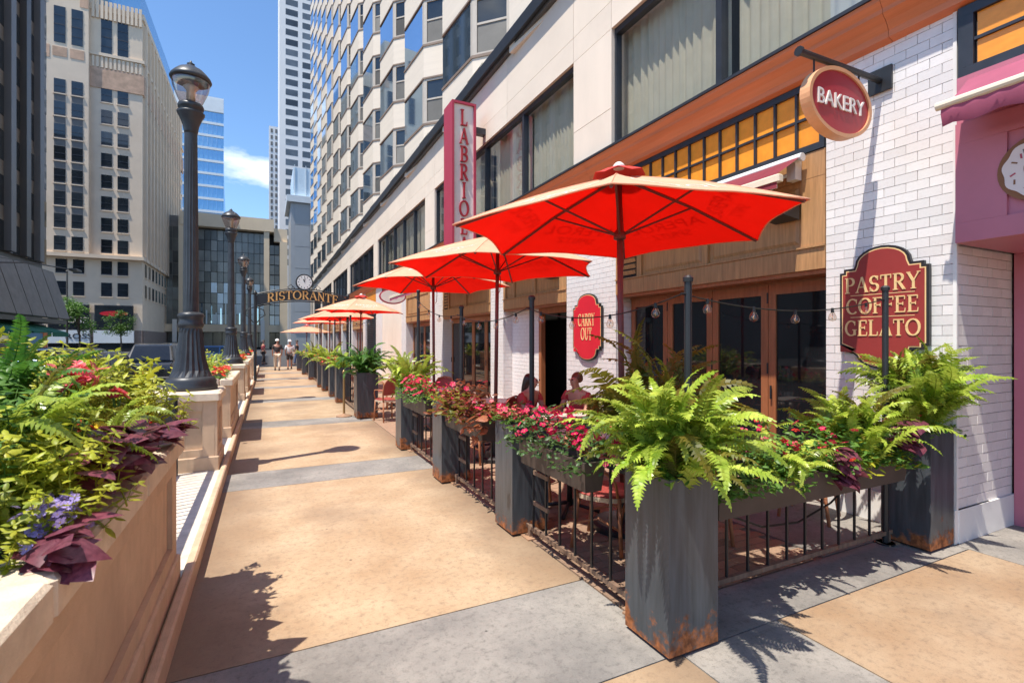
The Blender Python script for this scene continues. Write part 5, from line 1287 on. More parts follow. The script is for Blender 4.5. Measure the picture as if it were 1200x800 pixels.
# ================================================================== chairs and tables
def make_chair():
    t = thing('bistro_chair', 'x', 'chair', (0,0,0), 0, 'red woven bistro chairs')
    L = .014
    for sx in (-1, 1):
        MB().tube([(sx*.21,-.19,.0),(sx*.20,-.18,.22),(sx*.19,-.17,.45)], .016, 8).build('leg', 'rattan', t, True)
        MB().tube([(sx*.20,.23,.0),(sx*.19,.20,.22),(sx*.18,.18,.45)], .016, 8).build('leg', 'rattan', t, True)
        MB().tube([(sx*.20,-.18,.20),(sx*.192,.0,.27),(sx*.19,.20,.20)], .010, 6).build('side_brace', 'rattan', t, True)
    for y in (-.18,.2):
        MB().tube([(-.20,y,.24),(-.10,y,.36),(0,y,.40),(.10,y,.36),(.20,y,.24)], .010, 6).build('arched_brace', 'rattan', t, True)
    m = MB(); n = 24
    ring = [(.225*math.copysign(abs(math.cos(2*math.pi*i/n))**.7, math.cos(2*math.pi*i/n)), .215*math.copysign(abs(math.sin(2*math.pi*i/n))**.7, math.sin(2*math.pi*i/n))) for i in range(n)]
    V = [(x,y,.44) for x, y in ring]+[(x*1.02,y*1.02,.455) for x, y in ring]+[(x*.97,y*.97,.468) for x, y in ring]+[(0,0,.46)]
    Fs = [(i,(i+1)%n,n+(i+1)%n,n+i) for i in range(n)]+[(n+i,n+(i+1)%n,2*n+(i+1)%n,2*n+i) for i in range(n)]+[(2*n+i,2*n+(i+1)%n,3*n) for i in range(n)]+[tuple(range(n-1,-1,-1))]
    m.add(V, Fs).build('seat', 'weave_red', t)
    m = MB(); m.add([(x*1.03,y*1.03,.415) for x, y in ring]+[(x*1.035,y*1.035,.452) for x, y in ring], [(i,(i+1)%n,n+(i+1)%n,n+i) for i in range(n)]); m.build('seat_band', 'weave_cream', t)
    hoop = [(-.19,.19,.44),(-.215,.23,.62),(-.21,.27,.78),(-.14,.30,.89),(0,.31,.925),(.14,.30,.89),(.21,.27,.78),(.215,.23,.62),(.19,.19,.44)]
    MB().tube(hoop, .016, 8).build('back_frame', 'rattan', t, True)
    V = []; 
    for i in range(7):
        z = .56+.34*i/6; w = .205*(1-(max(0,z-.78)/.16)**2)**.5 if z < .93 else .05
        for j in range(9): s = -1+2*j/8; V.append((w*s, .235+.075*(z-.56)/.34+.03*(1-s*s), z))
    MB().add(V, [(i*9+j,i*9+j+1,(i+1)*9+j+1,(i+1)*9+j) for i in range(6) for j in range(8)]).build('backrest', 'weave_red', t, True)
    for sx in (-1, 1): MB().tube([(sx*.213,.245,.66),(sx*.25,.08,.67),(sx*.25,-.08,.655),(sx*.225,-.15,.58),(sx*.20,-.16,.46)], .012, 6).build('armrest', 'rattan', t, True)
    return t
ch0 = make_chair()
CH = [(4.72,3.12,200,'red woven bistro chair against the white pier behind the long trough'), (2.55,3.42,35,'red woven bistro chair seen through bars beside the corner planter'), (3.35,3.2,160,'red woven bistro chair under the parasol behind the corner planter, back to the fence'),
      (2.5,4.75,80,'red woven bistro chair behind the bronze trough'), (3.17,5.95,10,'red woven bistro chair of the long haired diner'), (3.80,5.75,-65,'red woven bistro chair of the short haired diner'),
      (2.75,5.3,110,'empty red woven chair between the two diners and the CARRY OUT pier'), (2.55,6.6,60,'red woven chair behind the magenta trough'), (2.30,10.75,195,'red woven chair standing in the terrace opening beside the fern planter'),
      (2.75,9.2,150,'red woven chair under the third parasol'), (3.3,10.1,-30,'red woven chair deeper under the third parasol'), (2.6,8.3,20,'red woven chair just inside the terrace opening'), (2.5,12.6,80,'red woven chair behind the fence beyond the opening'), (2.5,15.3,80,'red woven chair between the second and third far planters')]
for i, (x, y, rz, l) in enumerate(CH):
    o = ch0 if i == 0 else copy_tree(ch0)
    o.location = (x, y, .002); o.rotation_euler = (0,0,R_(rz)); o['label'] = l
def make_table():
    t = thing('bistro_table', 'x', 'table', (0,0,0), 0, 'round bistro tables')
    MB().lathe([(0,.725),(.34,.725),(.35,.735),(.35,.75),(.34,.756),(0,.756)], n=32).build('tabletop', 'table_top', t)
    MB().lathe([(.352,.728),(.357,.74),(.352,.753)], n=32).build('rim', 'brass', t)
    MB().lathe([(.03,.05),(.028,.4),(.035,.70),(.12,.724)], n=14).build('pedestal', 'black_metal', t, True)
    for k in range(4):
        a = R_(45+90*k); MB().tube([(0.02*math.cos(a),.02*math.sin(a),.08),(.18*math.cos(a),.18*math.sin(a),.045),(.30*math.cos(a),.30*math.sin(a),.02)], .02, 6).build('foot', 'black_metal', t, True)
    return t
tb0 = make_table()
for i, (x, y, l) in enumerate([(4.3,3.95,'round table by the timber doors near the white pier'), (2.72,4.25,'round table beside the pole of the parasol behind the corner planter'), (3.36,5.38,'round table where the two diners sit'), (3.2,7.2,'round table near the CARRY OUT pier'), (3.2,9.2,'round table under the third parasol'), (3.0,12.9,'round table beyond the terrace opening')]):
    o = tb0 if i == 0 else copy_tree(tb0); o.location = (x, y, .004); o['label'] = l
# stanchion
t = thing('stanchion', 'brass coloured stanchion with round foot beside the broad fern planter', 'stanchion', (1.55,11.75,0))
MB().lathe([(.17,.001),(.17,.015),(.15,.03),(.05,.05),(.03,.07)], (1.55,11.75), 24).build('base', 'plate_rust', t, True)
MB().cyl((1.55,11.75,.05),(1.55,11.75,.98),.025,n=12).build('post', 'brass', t); MB().lathe([(.026,.97),(.04,.98),(.04,1.02),(.0,1.05)], (1.55,11.75), 14).build('knob', 'brass', t, True)

# ================================================================== people
def bent(a, b, c): return [a, b, c]
def walker(x, y, h, stride, label, shirt, legs, hat, shorts=False, rz=0):
    t = thing('person', label, 'person', (x, y, 0.002), rz); ORG[t.name] = Vector()
    s = h/1.72; 
    def Z(L): return [tuple(v*s for v in p) for p in L]
    f, bk = stride, -stride
    body = [(0,0,.95,.12,.10),(0,0,1.15,.12,.09),(0,.0,1.36,.14,.10),(0,.0,1.46,.055,.055),(0,.015,1.55,.07,.08),(0,.01,1.65,.075,.09),
            (-.09,0,.88,.085),(-.10,f*.5+.04,.48,.06),(-.10,f,.09,.04),(-.10,f+.13,.04,.04,.025),(.09,0,.88,.085),(.10,bk*.5+.05,.48,.06),(.10,bk,.11,.04),(.10,bk+.12,.04,.04,.025),
            (-.19,0,1.38,.05),(-.24,-.04,1.12,.04),(-.23,.06,.88,.032),(-.23,.09,.78,.035,.02),(.19,0,1.38,.05),(.24,-.03,1.12,.04),(.23,.08,.88,.032),(.23,.11,.78,.035,.02)]
    ed = [(0,1),(1,2),(2,3),(3,4),(4,5),(0,6),(6,7),(7,8),(8,9),(0,10),(10,11),(11,12),(12,13),(2,14),(14,15),(15,16),(16,17),(2,18),(18,19),(19,20),(20,21)]
    skin_mesh('body', Z(body), ed, 'skin', t)
    sh = [(0,0,.90,.165,.125),(0,0,1.15,.155,.115),(0,0,1.36,.175,.125),(0,0,1.43,.07,.07),(-.20,0,1.37,.068),(-.245,-.03,1.15,.06),(.20,0,1.37,.068),(.245,-.025,1.15,.06)]
    skin_mesh('shirt', Z(sh), [(0,1),(1,2),(2,3),(2,4),(4,5),(2,6),(6,7)], shirt, t)
    k = .62 if shorts else .12
    def leg(sg, d): return [(sg*.095,0,.86,.105),(sg*.10,d*.5+.04,.5,.085),(sg*.10,d,.13,.07)] if not shorts else [(sg*.095,0,.86,.11),(sg*.10,d*.3+.03,.68,.10),(sg*.10,d*.45+.04,.52,.095)]
    p = [(0,0,.93,.155,.12)]+leg(-1,f)+leg(1,bk)
    skin_mesh('trousers', Z(p), [(0,1),(1,2),(2,3),(0,4),(4,5),(5,6)], legs, t)
    for sx, d in ((-1,f),(1,bk)): MB().bev((sx*.10-.045)*s,(sx*.10+.045)*s,(d-.06)*s,(d+.20)*s,.0,.085*s,.02).build('shoe', 'cloth_dark', t)
    MB().lathe([(.0,1.77*s),(.06*s,1.755*s),(.095*s,1.71*s),(.10*s,1.66*s),(.13*s,1.655*s),(.10*s,1.645*s)][::-1], (0,.01), 16).build('cap', hat, t, True)
    return t
walker(.52,31.6,1.76,.16,'person in dark vest, pale trousers and white cap walking away','cloth_dark','cloth_tan','cloth_white')
w2 = walker(1.22,32.8,1.72,-.14,'person in white shirt and dark shorts with a shoulder bag walking away','cloth_white','cloth_dark','cloth_white',True)
MB().tube([(-.17,0,1.42),(0,-.15,1.2),(.18,-.10,.98)], .015, 6).bev(.14,.26,-.15,.02,.78,1.0,.02).build('shoulder_bag', 'cloth_tan', w2)
walker(1.85,37.5,1.7,.12,'person in dark clothes walking across beyond the terrace end','cloth_dark','cloth_blue','hair_dark',rz=1.3)
walker(-.25,40,1.7,.12,'person in maroon top beyond the walkway end','cloth_maroon','cloth_dark','hair_dark',rz=-1.2)
def diner(x, y, rz, label, hair, longhair, cloth):
    t = thing('person', label, 'person', (x, y, 0.002), R_(rz)); ORG[t.name] = Vector()
    # faces -Y in her own frame; seated on a 0.46 m seat, head bowed over the table
    B = [(0,.06,.56,.13,.11),(0,.06,.76,.115,.085),(0,.02,.97,.13,.085),(0,-.01,1.06,.045),(0,-.05,1.13,.055,.07),(0,-.055,1.21,.066,.078),
         (-.09,.0,.54,.085),(-.11,-.36,.52,.06),(-.11,-.36,.12,.042),(-.11,-.48,.05,.035,.025),(.09,.0,.54,.085),(.11,-.36,.52,.06),(.11,-.34,.12,.042),(.11,-.46,.05,.035,.025),
         (-.165,.02,.98,.045),(-.21,-.08,.76,.035),(-.10,-.30,.79,.028),(-.05,-.36,.80,.03,.018),(.165,.02,.98,.045),(.21,-.08,.76,.035),(.10,-.30,.79,.028),(.05,-.36,.80,.03,.018)]
    ed = [(0,1),(1,2),(2,3),(3,4),(4,5),(0,6),(6,7),(7,8),(8,9),(0,10),(10,11),(11,12),(12,13),(2,14),(14,15),(15,16),(16,17),(2,18),(18,19),(19,20),(20,21)]
    skin_mesh('body', B, ed, 'skin', t, 2)
    skin_mesh('top', [(0,.06,.58,.15,.125),(0,.06,.76,.135,.10),(0,.025,.96,.148,.10),(-.17,.02,.975,.056),(-.205,-.04,.86,.05),(.17,.02,.975,.056),(.205,-.04,.86,.05)], [(0,1),(1,2),(2,3),(3,4),(2,5),(5,6)], cloth, t, 2)
    skin_mesh('trousers', [(0,.06,.55,.155,.125),(-.10,0,.54,.10),(-.115,-.37,.52,.075),(-.115,-.365,.2,.06),(.10,0,.54,.10),(.115,-.37,.52,.075),(.115,-.35,.2,.06)], [(0,1),(1,2),(2,3),(0,4),(4,5),(5,6)], 'cloth_blue', t, 2)
    if longhair: H = [(0,-.02,1.245,.085,.10),(0,.035,1.16,.095,.075),(0,.07,1.04,.10,.06),(0,.09,.90,.08,.045)]
    else: H = [(0,-.03,1.25,.078,.085),(0,.025,1.20,.088,.085),(0,.045,1.12,.08,.06)]
    skin_mesh('hair', H, [(i,i+1) for i in range(len(H)-1)], hair, t, 2)
    fz = MB()
    for sx in (-1,1): fz.lathe([(0,.0),(.008,.004),(.011,.012),(.008,.02),(0,.024)], (sx*.026,-.128), 8)
    MB().add([(v[0], v[1], v[2]+1.165) for v in fz.v], fz.f).build('eyes', 'cloth_dark', t)
    MB().hexa([(-.011,-.128,1.13),(.011,-.128,1.13),(.008,-.11,1.13),(-.008,-.11,1.13),(-.005,-.128,1.17),(.005,-.128,1.17),(.004,-.11,1.17),(-.004,-.11,1.17)]).build('nose', 'skin', t)
    MB().box(-.022,.022,-.124,-.115,1.103,1.11).build('mouth', 'cloth_red', t)
    return t
diner(3.17,5.92,25,'seated person with long dark hair bent over the table','hair_dark',True,'cloth_red')
diner(3.77,5.72,-70,'seated person with short auburn hair and red top','hair_red',False,'cloth_red')

# ================================================================== arch sign with clock
t = thing('arch_sign', 'black iron arch over the walkway reading RISTORANTE with a round clock', 'arch sign', (1.25, 22, 0))
AX0, AX1, AY = -.42, 3.05, 22.0
def arcz(x): s = (x-AX0)/(AX1-AX0)*2-1; return 3.06+.28*(1-s*s)
for x in (AX0, AX1):
    MB().cyl((x,AY,.14 if x < 0 else 0),(x,AY,3.5),.055,n=12).build('post', 'black_metal', t)
    MB().lathe([(.06,3.5),(.09,3.53),(.06,3.6),(.0,3.68)], (x,AY), 12).build('post_cap', 'black_metal', t, True)
n = 24; xs = [AX0+(AX1-AX0)*i/n for i in range(n+1)]
V = [(x,AY-.03,arcz(x)) for x in xs]+[(x,AY-.03,arcz(x)+.40) for x in xs]+[(x,AY+.03,arcz(x)) for x in xs]+[(x,AY+.03,arcz(x)+.40) for x in xs]; k = n+1
Fs = []
for i in range(n): Fs += [(i,i+1,k+i+1,k+i),(2*k+i,3*k+i,3*k+i+1,2*k+i+1),(k+i,k+i+1,3*k+i+1,3*k+i),(i,2*k+i,2*k+i+1,i+1)]
MB().add(V, Fs).build('sign_band', 'black_metal', t)
MB().tube([(x,AY,arcz(x)-.05) for x in xs], .022, 6).build('arch_rail', 'black_metal', t); MB().tube([(x,AY,arcz(x)+.45) for x in xs], .022, 6).build('arch_rail', 'black_metal', t)
mid = (AX0+AX1)/2+.02
roman_mb('RISTORANTE', .34, (mid,AY-.031,0), FX, FU, FN, .03, 1.06, .03, curve=lambda X: arcz(mid+X)+.20).build('lettering', 'gold_letter', t)
cx, cz = 1.36, 4.06
MB().prism(ellipse(.33,.33,32), (cx,AY,cz), FX, FU, FN, -.09, .09).build('clock_case', 'black_metal', t)
cf = MB().prism(ellipse(.28,.28,32), (cx,AY,cz), FX, FU, FN, .0905, .10).build('clock_face', 'clock_white', t)
for i in range(12):
    a = R_(30*i); MB().prism(_bar(.20*math.sin(a),.20*math.cos(a),.25*math.sin(a),.25*math.cos(a),.022), (cx,AY,cz), FX, FU, FN, .1005, .104).build('hour_mark', 'black_metal', cf)
for a, l, w in ((R_(-20),.13,.03),(R_(5),.20,.02)): MB().prism(_bar(0,0,l*math.sin(a),l*math.cos(a),w), (cx,AY,cz), FX, FU, FN, .1045, .107+w/10).build('clock_hand', 'black_metal', cf)
for sg in (-1,1): MB().tube([(cx+sg*.34,AY,cz-.28),(cx+sg*.5,AY,cz-.1),(cx+sg*.62,AY,cz-.22),(cx+sg*.5,AY,cz-.32),(cx+sg*.44,AY,cz-.2)], .018, 6).build('scroll', 'black_metal', t, True)
for x, s in ((AX0,1),(AX0,-1)): MB().tube([(x+s*.05,AY,3.0),(x+s*.3,AY,2.9),(x+s*.35,AY,2.7),(x+s*.2,AY,2.6),(x+s*.06,AY,2.4)], .018, 6).build('scroll', 'black_metal', t, True)

# ================================================================== cars on the road
def car(x, y, rz, label, paint, suv=False, plate=None):
    t = thing('parked_car', label, 'car', (x, y, -.15), R_(rz), 'cars on the road'); ORG[t.name] = Vector()
    H = 1.72 if suv else 1.45; bl = .98 if suv else .88; L = 2.3
    prof = [(-L,.35),(-L,.72),(-L+.12,bl-.06),(-L+1.0,bl),(L-.75,bl+.02),(L-.12,bl-.03),(L,.72),(L,.35)]
    def wid(z): return .90 if z < .8 else .88
    B = MB(); n = len(prof)
    B.add([(-wid(z),yy,z) for yy, z in prof]+[(wid(z),yy,z) for yy, z in prof], [tuple(range(n)),tuple(range(2*n-1,n-1,-1))]+[((i+1)%n,i,n+i,n+(i+1)%n) for i in range(n)])
    bo = B.build('body', paint, t)
    mod = bo.modifiers.new('bevel', 'BEVEL'); mod.width = .06; mod.segments = 3
    cab = [(-L+.75,bl-.005),(-L+1.35,H-.06),(-L+1.7,H),(L-1.1,H),(L-.75,H-.06),(L-.3 if suv else L-.15,bl-.005)]
    n = len(cab); C = MB(); wt = lambda z: .87-.20*(z-bl)/(H-bl)
    C.add([(-wt(z),yy,z) for yy, z in cab]+[(wt(z),yy,z) for yy, z in cab], [tuple(range(n)),tuple(range(2*n-1,n-1,-1))]+[((i+1)%n,i,n+i,n+(i+1)%n) for i in range(n)])
    co = C.build('cabin', paint, t); m2 = co.modifiers.new('bevel', 'BEVEL'); m2.width = .05; m2.segments = 3
    def win(pts, nm):
        m = MB(); m.add(pts, [tuple(range(len(pts)))]); m.build(nm, 'dark_glass', t)
    for sg in (-1,1):
        e = .006
        def W_(yy, z): return (sg*(wt(z)+e), yy, z)
        win([W_(-L+1.05,bl+.06),W_(-.05,bl+.06),W_(-.05,H-.1),W_(-L+1.5,H-.1)], 'side_window'); win([W_(.05,bl+.06),W_(L-.85,bl+.06),W_(L-1.1,H-.1),W_(.05,H-.1)], 'side_window')
    w0 = .72; win([(-w0,-L+.79-.02,bl+.05),(w0,-L+.79-.02,bl+.05),(w0*.86,-L+1.31-.02,H-.1),(-w0*.86,-L+1.31-.02,H-.1)], 'windscreen')
    yb = L-.3 if suv else L-.15; yt = L-.75
    win([(-w0,yb-.03+.012,bl+.06),(w0,yb-.03+.012,bl+.06),(w0*.86,yt+.06+.012,H-.12),(-w0*.86,yt+.06+.012,H-.12)], 'rear_window')
    for sg in (-1,1):
        MB().box(sg*.62-.16,sg*.62+.16,-L-.012,-L+.05,.60,.74).build('headlight', 'clear_glass', t); MB().box(sg*.70-.10,sg*.70+.10,L-.04,L+.014,.62,.80).build('tail_light', 'tail_red', t)
        for yy in (-L+.85, L-.85):
            w_ = MB().cyl((sg*.74,yy,.33),(sg*.925,yy,.33),.33,n=20).build('wheel', 'rubber', t); MB().cyl((sg*.926,yy,.33),(sg*.935,yy,.33),.20,n=16).build('rim', 'rim_metal', w_)
        MB().bev(sg*1.0-.09,sg*1.0+.09,-L+1.15,-L+1.27,bl+.05,bl+.2,.02).build('mirror', paint, t)
    if plate: MB().box(-.16,.16,-L-.016,-L-.001,.45,.60).build('number_plate', plate, t)
    return t
car(-5.5,22.0,0,'dark sedan parked by the kerb behind the lime planter','car_black')
car(-4.5,27.5,0,'black off road car beside the tallest lamp post','car_black',True,'plate_yellow')
car(-8.2,31.0,0,'grey saloon car in the second lane','car_grey',False)
car(-11.5,38,180,'blue car farther along the road','car_blue')
car(-3.2,46,80,'pale blue car crossing beyond the walkway','car_blue')
car(-4.6,34.5,0,'black off road car farther along the near lane','car_black',True)

# ================================================================== towers and buildings farther away
def window_grid(parent, mesh_fn, spots, o0):
    for nm, me, p in spots: place(nm, me, parent, Vector(p)-o0)
# --- limestone tower
lt_ = thing('limestone_tower', 'tall beige limestone tower with paired dark windows and carved bands', 'building', (-38, 120, -.16))
TX0, TX1, TY0, TY1, TZ = -47.0, -19.2, 105.0, 150.0, 57.0
o0 = ORG[lt_.name]
MB().box(TX0,TX1,TY0,TY1,-.16,TZ).build('wall', 'tower_limestone', lt_)
XP = -26.3                                                   # the projecting left bay rises higher
MB().box(TX0,XP,TY0-.7,TY1,15.9,66).build('tall_bay', 'tower_limestone', lt_)
MB().box(TX1-8,TX1-1.2,TY0+5,TY1-4,TZ,TZ+8).build('penthouse_glass', 'tower_blue_glass', lt_)
MB().box(TX0-.3,TX1+.35,TY0-.95,TY1,15.3,15.9).build('string_course', 'tower_limestone', lt_)
MB().box(XP+.01,TX1+.22,TY0-.16,TY1,43.7,47.0).build('frieze', 'terracotta', lt_)
MB().box(XP+.01,TX1+.3,TY0-.3,TY1,49.0,49.5).build('upper_course', 'tower_limestone', lt_)
for i in range(12): piece('flute', 'tower_limestone', lt_, XP+.3+.58*i, XP+.62+.58*i, TY0-.2, TY0-.001, 47.1, 48.9)
for i in range(12): piece('parapet_fin', 'tower_limestone', lt_, XP+.3+.58*i, XP+.66+.58*i, TY0-.3, TY0-.001, 55.2, 58.2)
MB().box(XP+.01,TX1+.25,TY0-.12,TY1,TZ-.5,TZ+.5).build('parapet', 'tower_limestone', lt_)
MB().box(TX0,TX1,TY0-.15,TY0-.001,-.16,3.4).build('granite_base', 'granite', lt_)
MB().box(-19.19,-18.9,TY0,TY1,-.16,3.4).build('granite_base', 'granite', lt_)
wm = MB(); wm.box(-.72,.72,-.06,.0,-1.15,1.15,0); wm.box(-.85,.85,-.16,.0,-1.33,-1.15,1); wm.box(-.72,.72,-.09,-.061,-.03,.06,2); wm.box(-.72,.72,-.085,-.061,-1.15,-.9,2)
tw_mesh = wm.mesh('window', ['office_glass', 'tower_limestone', 'dark_frame'])
ws = MB(); ws.box(.0,.06,-.7,.7,-1.15,1.15,0); ws.box(.0,.14,-.85,.85,-1.33,-1.15,1)
tw_side = ws.mesh('window', ['office_glass', 'tower_limestone'])
tl = MB(); tl.box(-.72,.72,-.06,.0,-2.9,2.9,0); tl.box(-.72,.72,-.1,-.061,-.1,.1,1); tl.box(-.72,.72,-.1,-.061,-1.6,-1.5,1); tl.box(-.72,.72,-.1,-.061,1.4,1.5,1)
tl_mesh = tl.mesh('tall_window', ['office_glass', 'dark_frame'])
cnt = 0
for k in range(13):
    z = 6.6+3.6*(k+1)
    for x in (-24.1,-21.9,-29.95,-27.75,-33.5,-36,-40):
        left = x < XP
        if z > 43 and (not left): continue
        if left and z > 45: continue
        yy = TY0-(.7 if left and z > 15.5 else 0)-.001
        if x in (-24.1,-21.9) and z > 43.5: continue
        place('window', tw_mesh, lt_, Vector((x, yy, z))-o0); cnt += 1
        if left and 3 <= k < 9: piece('spandrel', 'spandrel_grey', lt_, x-.72, x+.72, yy-.03, yy, z+1.151, z+2.26)
    if z < 43:
        for j in range(14):
            if cnt < 292: place('window', tw_side, lt_, Vector((TX1+.001, TY0+2.6+3.1*j, z))-o0); cnt += 1
for x in (-24.1,-21.9): place('tall_window', tl_mesh, lt_, Vector((x, TY0-.001, 52.3))-o0)
for x in (-29.95,-27.75,-33.5): place('tall_window', tl_mesh, lt_, Vector((x, TY0-.701, 52.5))-o0); place('tall_window', tl_mesh, lt_, Vector((x, TY0-.701, 60.5))-o0)
for x in (-29.95,-27.75): piece('carved_panel', 'terracotta', lt_, x-.9, x+.9, TY0-.75, TY0-.701, 47.4, 48.9)
piece('carved_panel', 'terracotta', lt_, -32.2, -31.2, TY0-.75, TY0-.701, 47.0, 49.0)
for x in (-32,-26.85): piece('carved_panel', 'terracotta', lt_, x-.55, x+.55, TY0-.75, TY0-.701, 56, 59)
for x in (-28.9, -23.0, -36):
    f = MB().box(x-2.6,x+2.6,TY0-.5,TY0-.16,3.5,7.6).build('shop_window', 'dark_frame', lt_); MB().box(x-2.45,x+2.45,TY0-.55,TY0-.501,3.7,7.4).build('pane', 'office_glass', f)
    MB().box(x-2.6,x+2.6,TY0-.4,TY0-.16,-.1,1.2).build('shop_glass', 'office_glass', lt_)
    MB().box(x-2.7,x+2.7,TY0-.6,TY0-.16,1.3,3.4).build('shop_awning', 'pale_metal', lt_)
text_mb('ROSS', 1.35, (-28.3,TY0-.56,5.0), FX, FU, FN, .03, 1.2).build('lettering', 'print_white', lt_)
text_mb('ROSS', 1.2, (-27.6,TY0-.61,2.4), FX, FU, FN, .03, 1.25).build('lettering', 'black_metal', lt_)
MB().prism(ellipse(1.9,.42,24), (-23.0,TY0-.56,6.2), FX, FU, FN, 0, .05).build('red_logo', 'sign_bright_red', lt_)
for j in range(13): piece('pilaster', 'tower_limestone', lt_, TX1+.001, TX1+.5, TY0+.75+3.1*j, TY0+1.35+3.1*j, 15.3, 56)
# --- dark office block at the left
db = thing('dark_office_block', 'dark bronze office block with tall vertical mullions and green awnings', 'building', (-28, 50, -.16))
DX, D0, D1, DZ = -19.0, 34.0, 63.0, 48.0
MB().box(-45,DX-.4,D0,D1,-.16,DZ).build('core', 'bronze_metal', db)
for j in range(10):
    y = D0+.1+2.9*j
    piece('mullion', 'grey_mullion' if j % 2 else 'bronze_metal', db, DX-.4, DX+.35, y, y+.9, 9, DZ)
    for k in range(11):
        z = 9+3.6*k
        o = piece('window', 'office_glass', db, DX-.36, DX-.1, y+.92, y+2.88, z, z+2.4); piece('spandrel', 'panel_metal', db, DX-.36, DX-.12, y+.92, y+2.88, z+2.41, z+3.59)
for j in range(10):
    y = D0+.1+2.9*j
    MB().hexa([(DX+.3,y,8.2),(DX+1.5,y,3.7),(DX+1.5,y+2.75,3.7),(DX+.3,y+2.75,8.2),(DX+.45,y,8.3),(DX+1.68,y,3.8),(DX+1.68,y+2.75,3.8),(DX+.45,y+2.75,8.3)]).build('canopy_panel', 'panel_metal', db)
MB().box(DX-.1,DX+1.4,D0,D1,3.3,3.68).build('canopy_edge', 'bronze_metal', db)
MB().box(DX-.3,DX-.05,D0,D1-.2,-.16,3.2).build('shop_glass', 'office_glass', db)
for j in range(4):
    y = D0+12+4.0*j
    t = thing('green_awning', ['green canvas awning directly above the blue kiosk', 'green canvas awning one along from the kiosk', 'green canvas awning second from the block corner', 'green canvas awning at the corner of the dark block'][j], 'awning', (DX+1.5, y, 2.6), 0, 'green awnings')
    MB().hexa([(DX,y-1.8,3.2),(DX+2.4,y-1.8,2.35),(DX+2.4,y+1.8,2.35),(DX,y+1.8,3.2),(DX,y-1.8,3.27),(DX+2.4,y-1.8,2.45),(DX+2.4,y+1.8,2.45),(DX,y+1.8,3.27)]).build('canvas', 'green_canvas', t)
    MB().box(DX+2.38,DX+2.44,y-1.8,y+1.8,2.05,2.42).build('valance', 'green_canvas', t)
t = thing('kiosk', 'blue kiosk panel with orange edge under the green awnings', 'kiosk', (-16.8, 51.5, -.15))
MB().box(-17.3,-16.4,50.0,53.4,-.15,2.3).build('cabinet', 'blue_panel', t); MB().box(-17.35,-16.35,53.41,54.2,-.15,2.35).build('edge_panel', 'orange_panel', t)
# --- street light arm
t = thing('road_lamp', 'tall dark road lamp with a long curved arm beside the dark block', 'street lamp', (-18.2, 45, -.15))
MB().cyl((-18.2,45,-.15),(-18.2,45,7.5),.12,.08,n=10).build('pole', 'bronze_metal', t)
MB().tube([(-18.2,45,6.0),(-17.6,47,7.1),(-16.4,51,7.7),(-14.9,55,7.75)], .06, 8, r1=.045).build('arm', 'bronze_metal', t, True)
MB().tube([(-18.2,45,7.3),(-17.4,47.5,7.65),(-16.4,51,7.72)], .03, 6).build('stay', 'bronze_metal', t, True)
MB().bev(-15.15,-14.6,54.7,56.1,7.66,7.86,.05).build('lamp_head', 'bronze_metal', t)
# --- atrium building across the end
ab = thing('atrium_building', 'low stone and glass atrium building spanning the street end', 'building', (-8, 135, -.16)); o0 = ORG[ab.name]
AYF = 126.0
MB().box(-21.5,-16.4,AYF+2,AYF+30,-.16,28.5).build('side_wing', 'panel_metal', ab)
MB().box(-16.2,3.9,AYF+1.5,AYF+30,-.16,25.8).build('hall', 'dark_interior', ab)
MB().box(-16.4,1.4,AYF-.8,AYF+30,26.2,29.0).build('roof_beam', 'atrium_stone', ab)
MB().box(1.41,4.2,AYF+.3,AYF+30,24.2,27.2).build('roof_beam', 'atrium_stone', ab)
for x, w, z in ((-16.3,.45,28), (-.1,.55,26.19), (3.4,.8,24.19)): MB().box(x-w,x+w,AYF-.6,AYF+.6,-.16,z).build('column', 'atrium_stone', ab)
MB().box(-21.5,3.9,AYF-.2,AYF+1.4,3.6,5.2).build('canopy_band', 'atrium_stone', ab)
for i in range(13):
    for k in range(9):
        x0 = -15.8+1.2*i; z0 = 5.3+2.3*k
        if x0 < -1.0: piece('pane', 'pale_glass' if (k < 4 and i > 3 and (i*3+k) % 5 < 3) else 'atrium_glass', ab, x0, x0+1.1, AYF+1.3, AYF+1.45, z0, z0+2.2)  # pale lower panes carry the sky reflection in their colour
for i in range(2):
    for k in range(8): piece('pane', 'pale_glass' if k < 4 else 'atrium_glass', ab, .55+1.05*i, 1.5+1.05*i, AYF+1.3, AYF+1.45, 5.3+2.3*k, 7.4+2.3*k)  # lower rows coloured pale for reflected sky
for i in range(3):
    for k in range(8): piece('pane', 'atrium_glass', ab, -21.3+1.6*i, -19.8+1.6*i, AYF+1.9, AYF+1.99, 5.4+2.6*k, 7.9+2.6*k)
for i in range(14): piece('shop_pane', 'atrium_glass', ab, -21.3+1.78*i, -19.65+1.78*i, AYF+1.2, AYF+1.48, .2, 3.5)
for i in range(16): piece('banner', ['sky_glass', 'pale_glass'][i % 2], ab, -14.6+.9*i, -14.35+.9*i, AYF+.6, AYF+.65, 5.3, 7.8+(i*37 % 5)*.5)
for x in (-1.3, -17.8): piece('entrance_banner', 'sign_white', ab, x, x+.8, AYF-.9, AYF-.82, 1.4, 6.2)
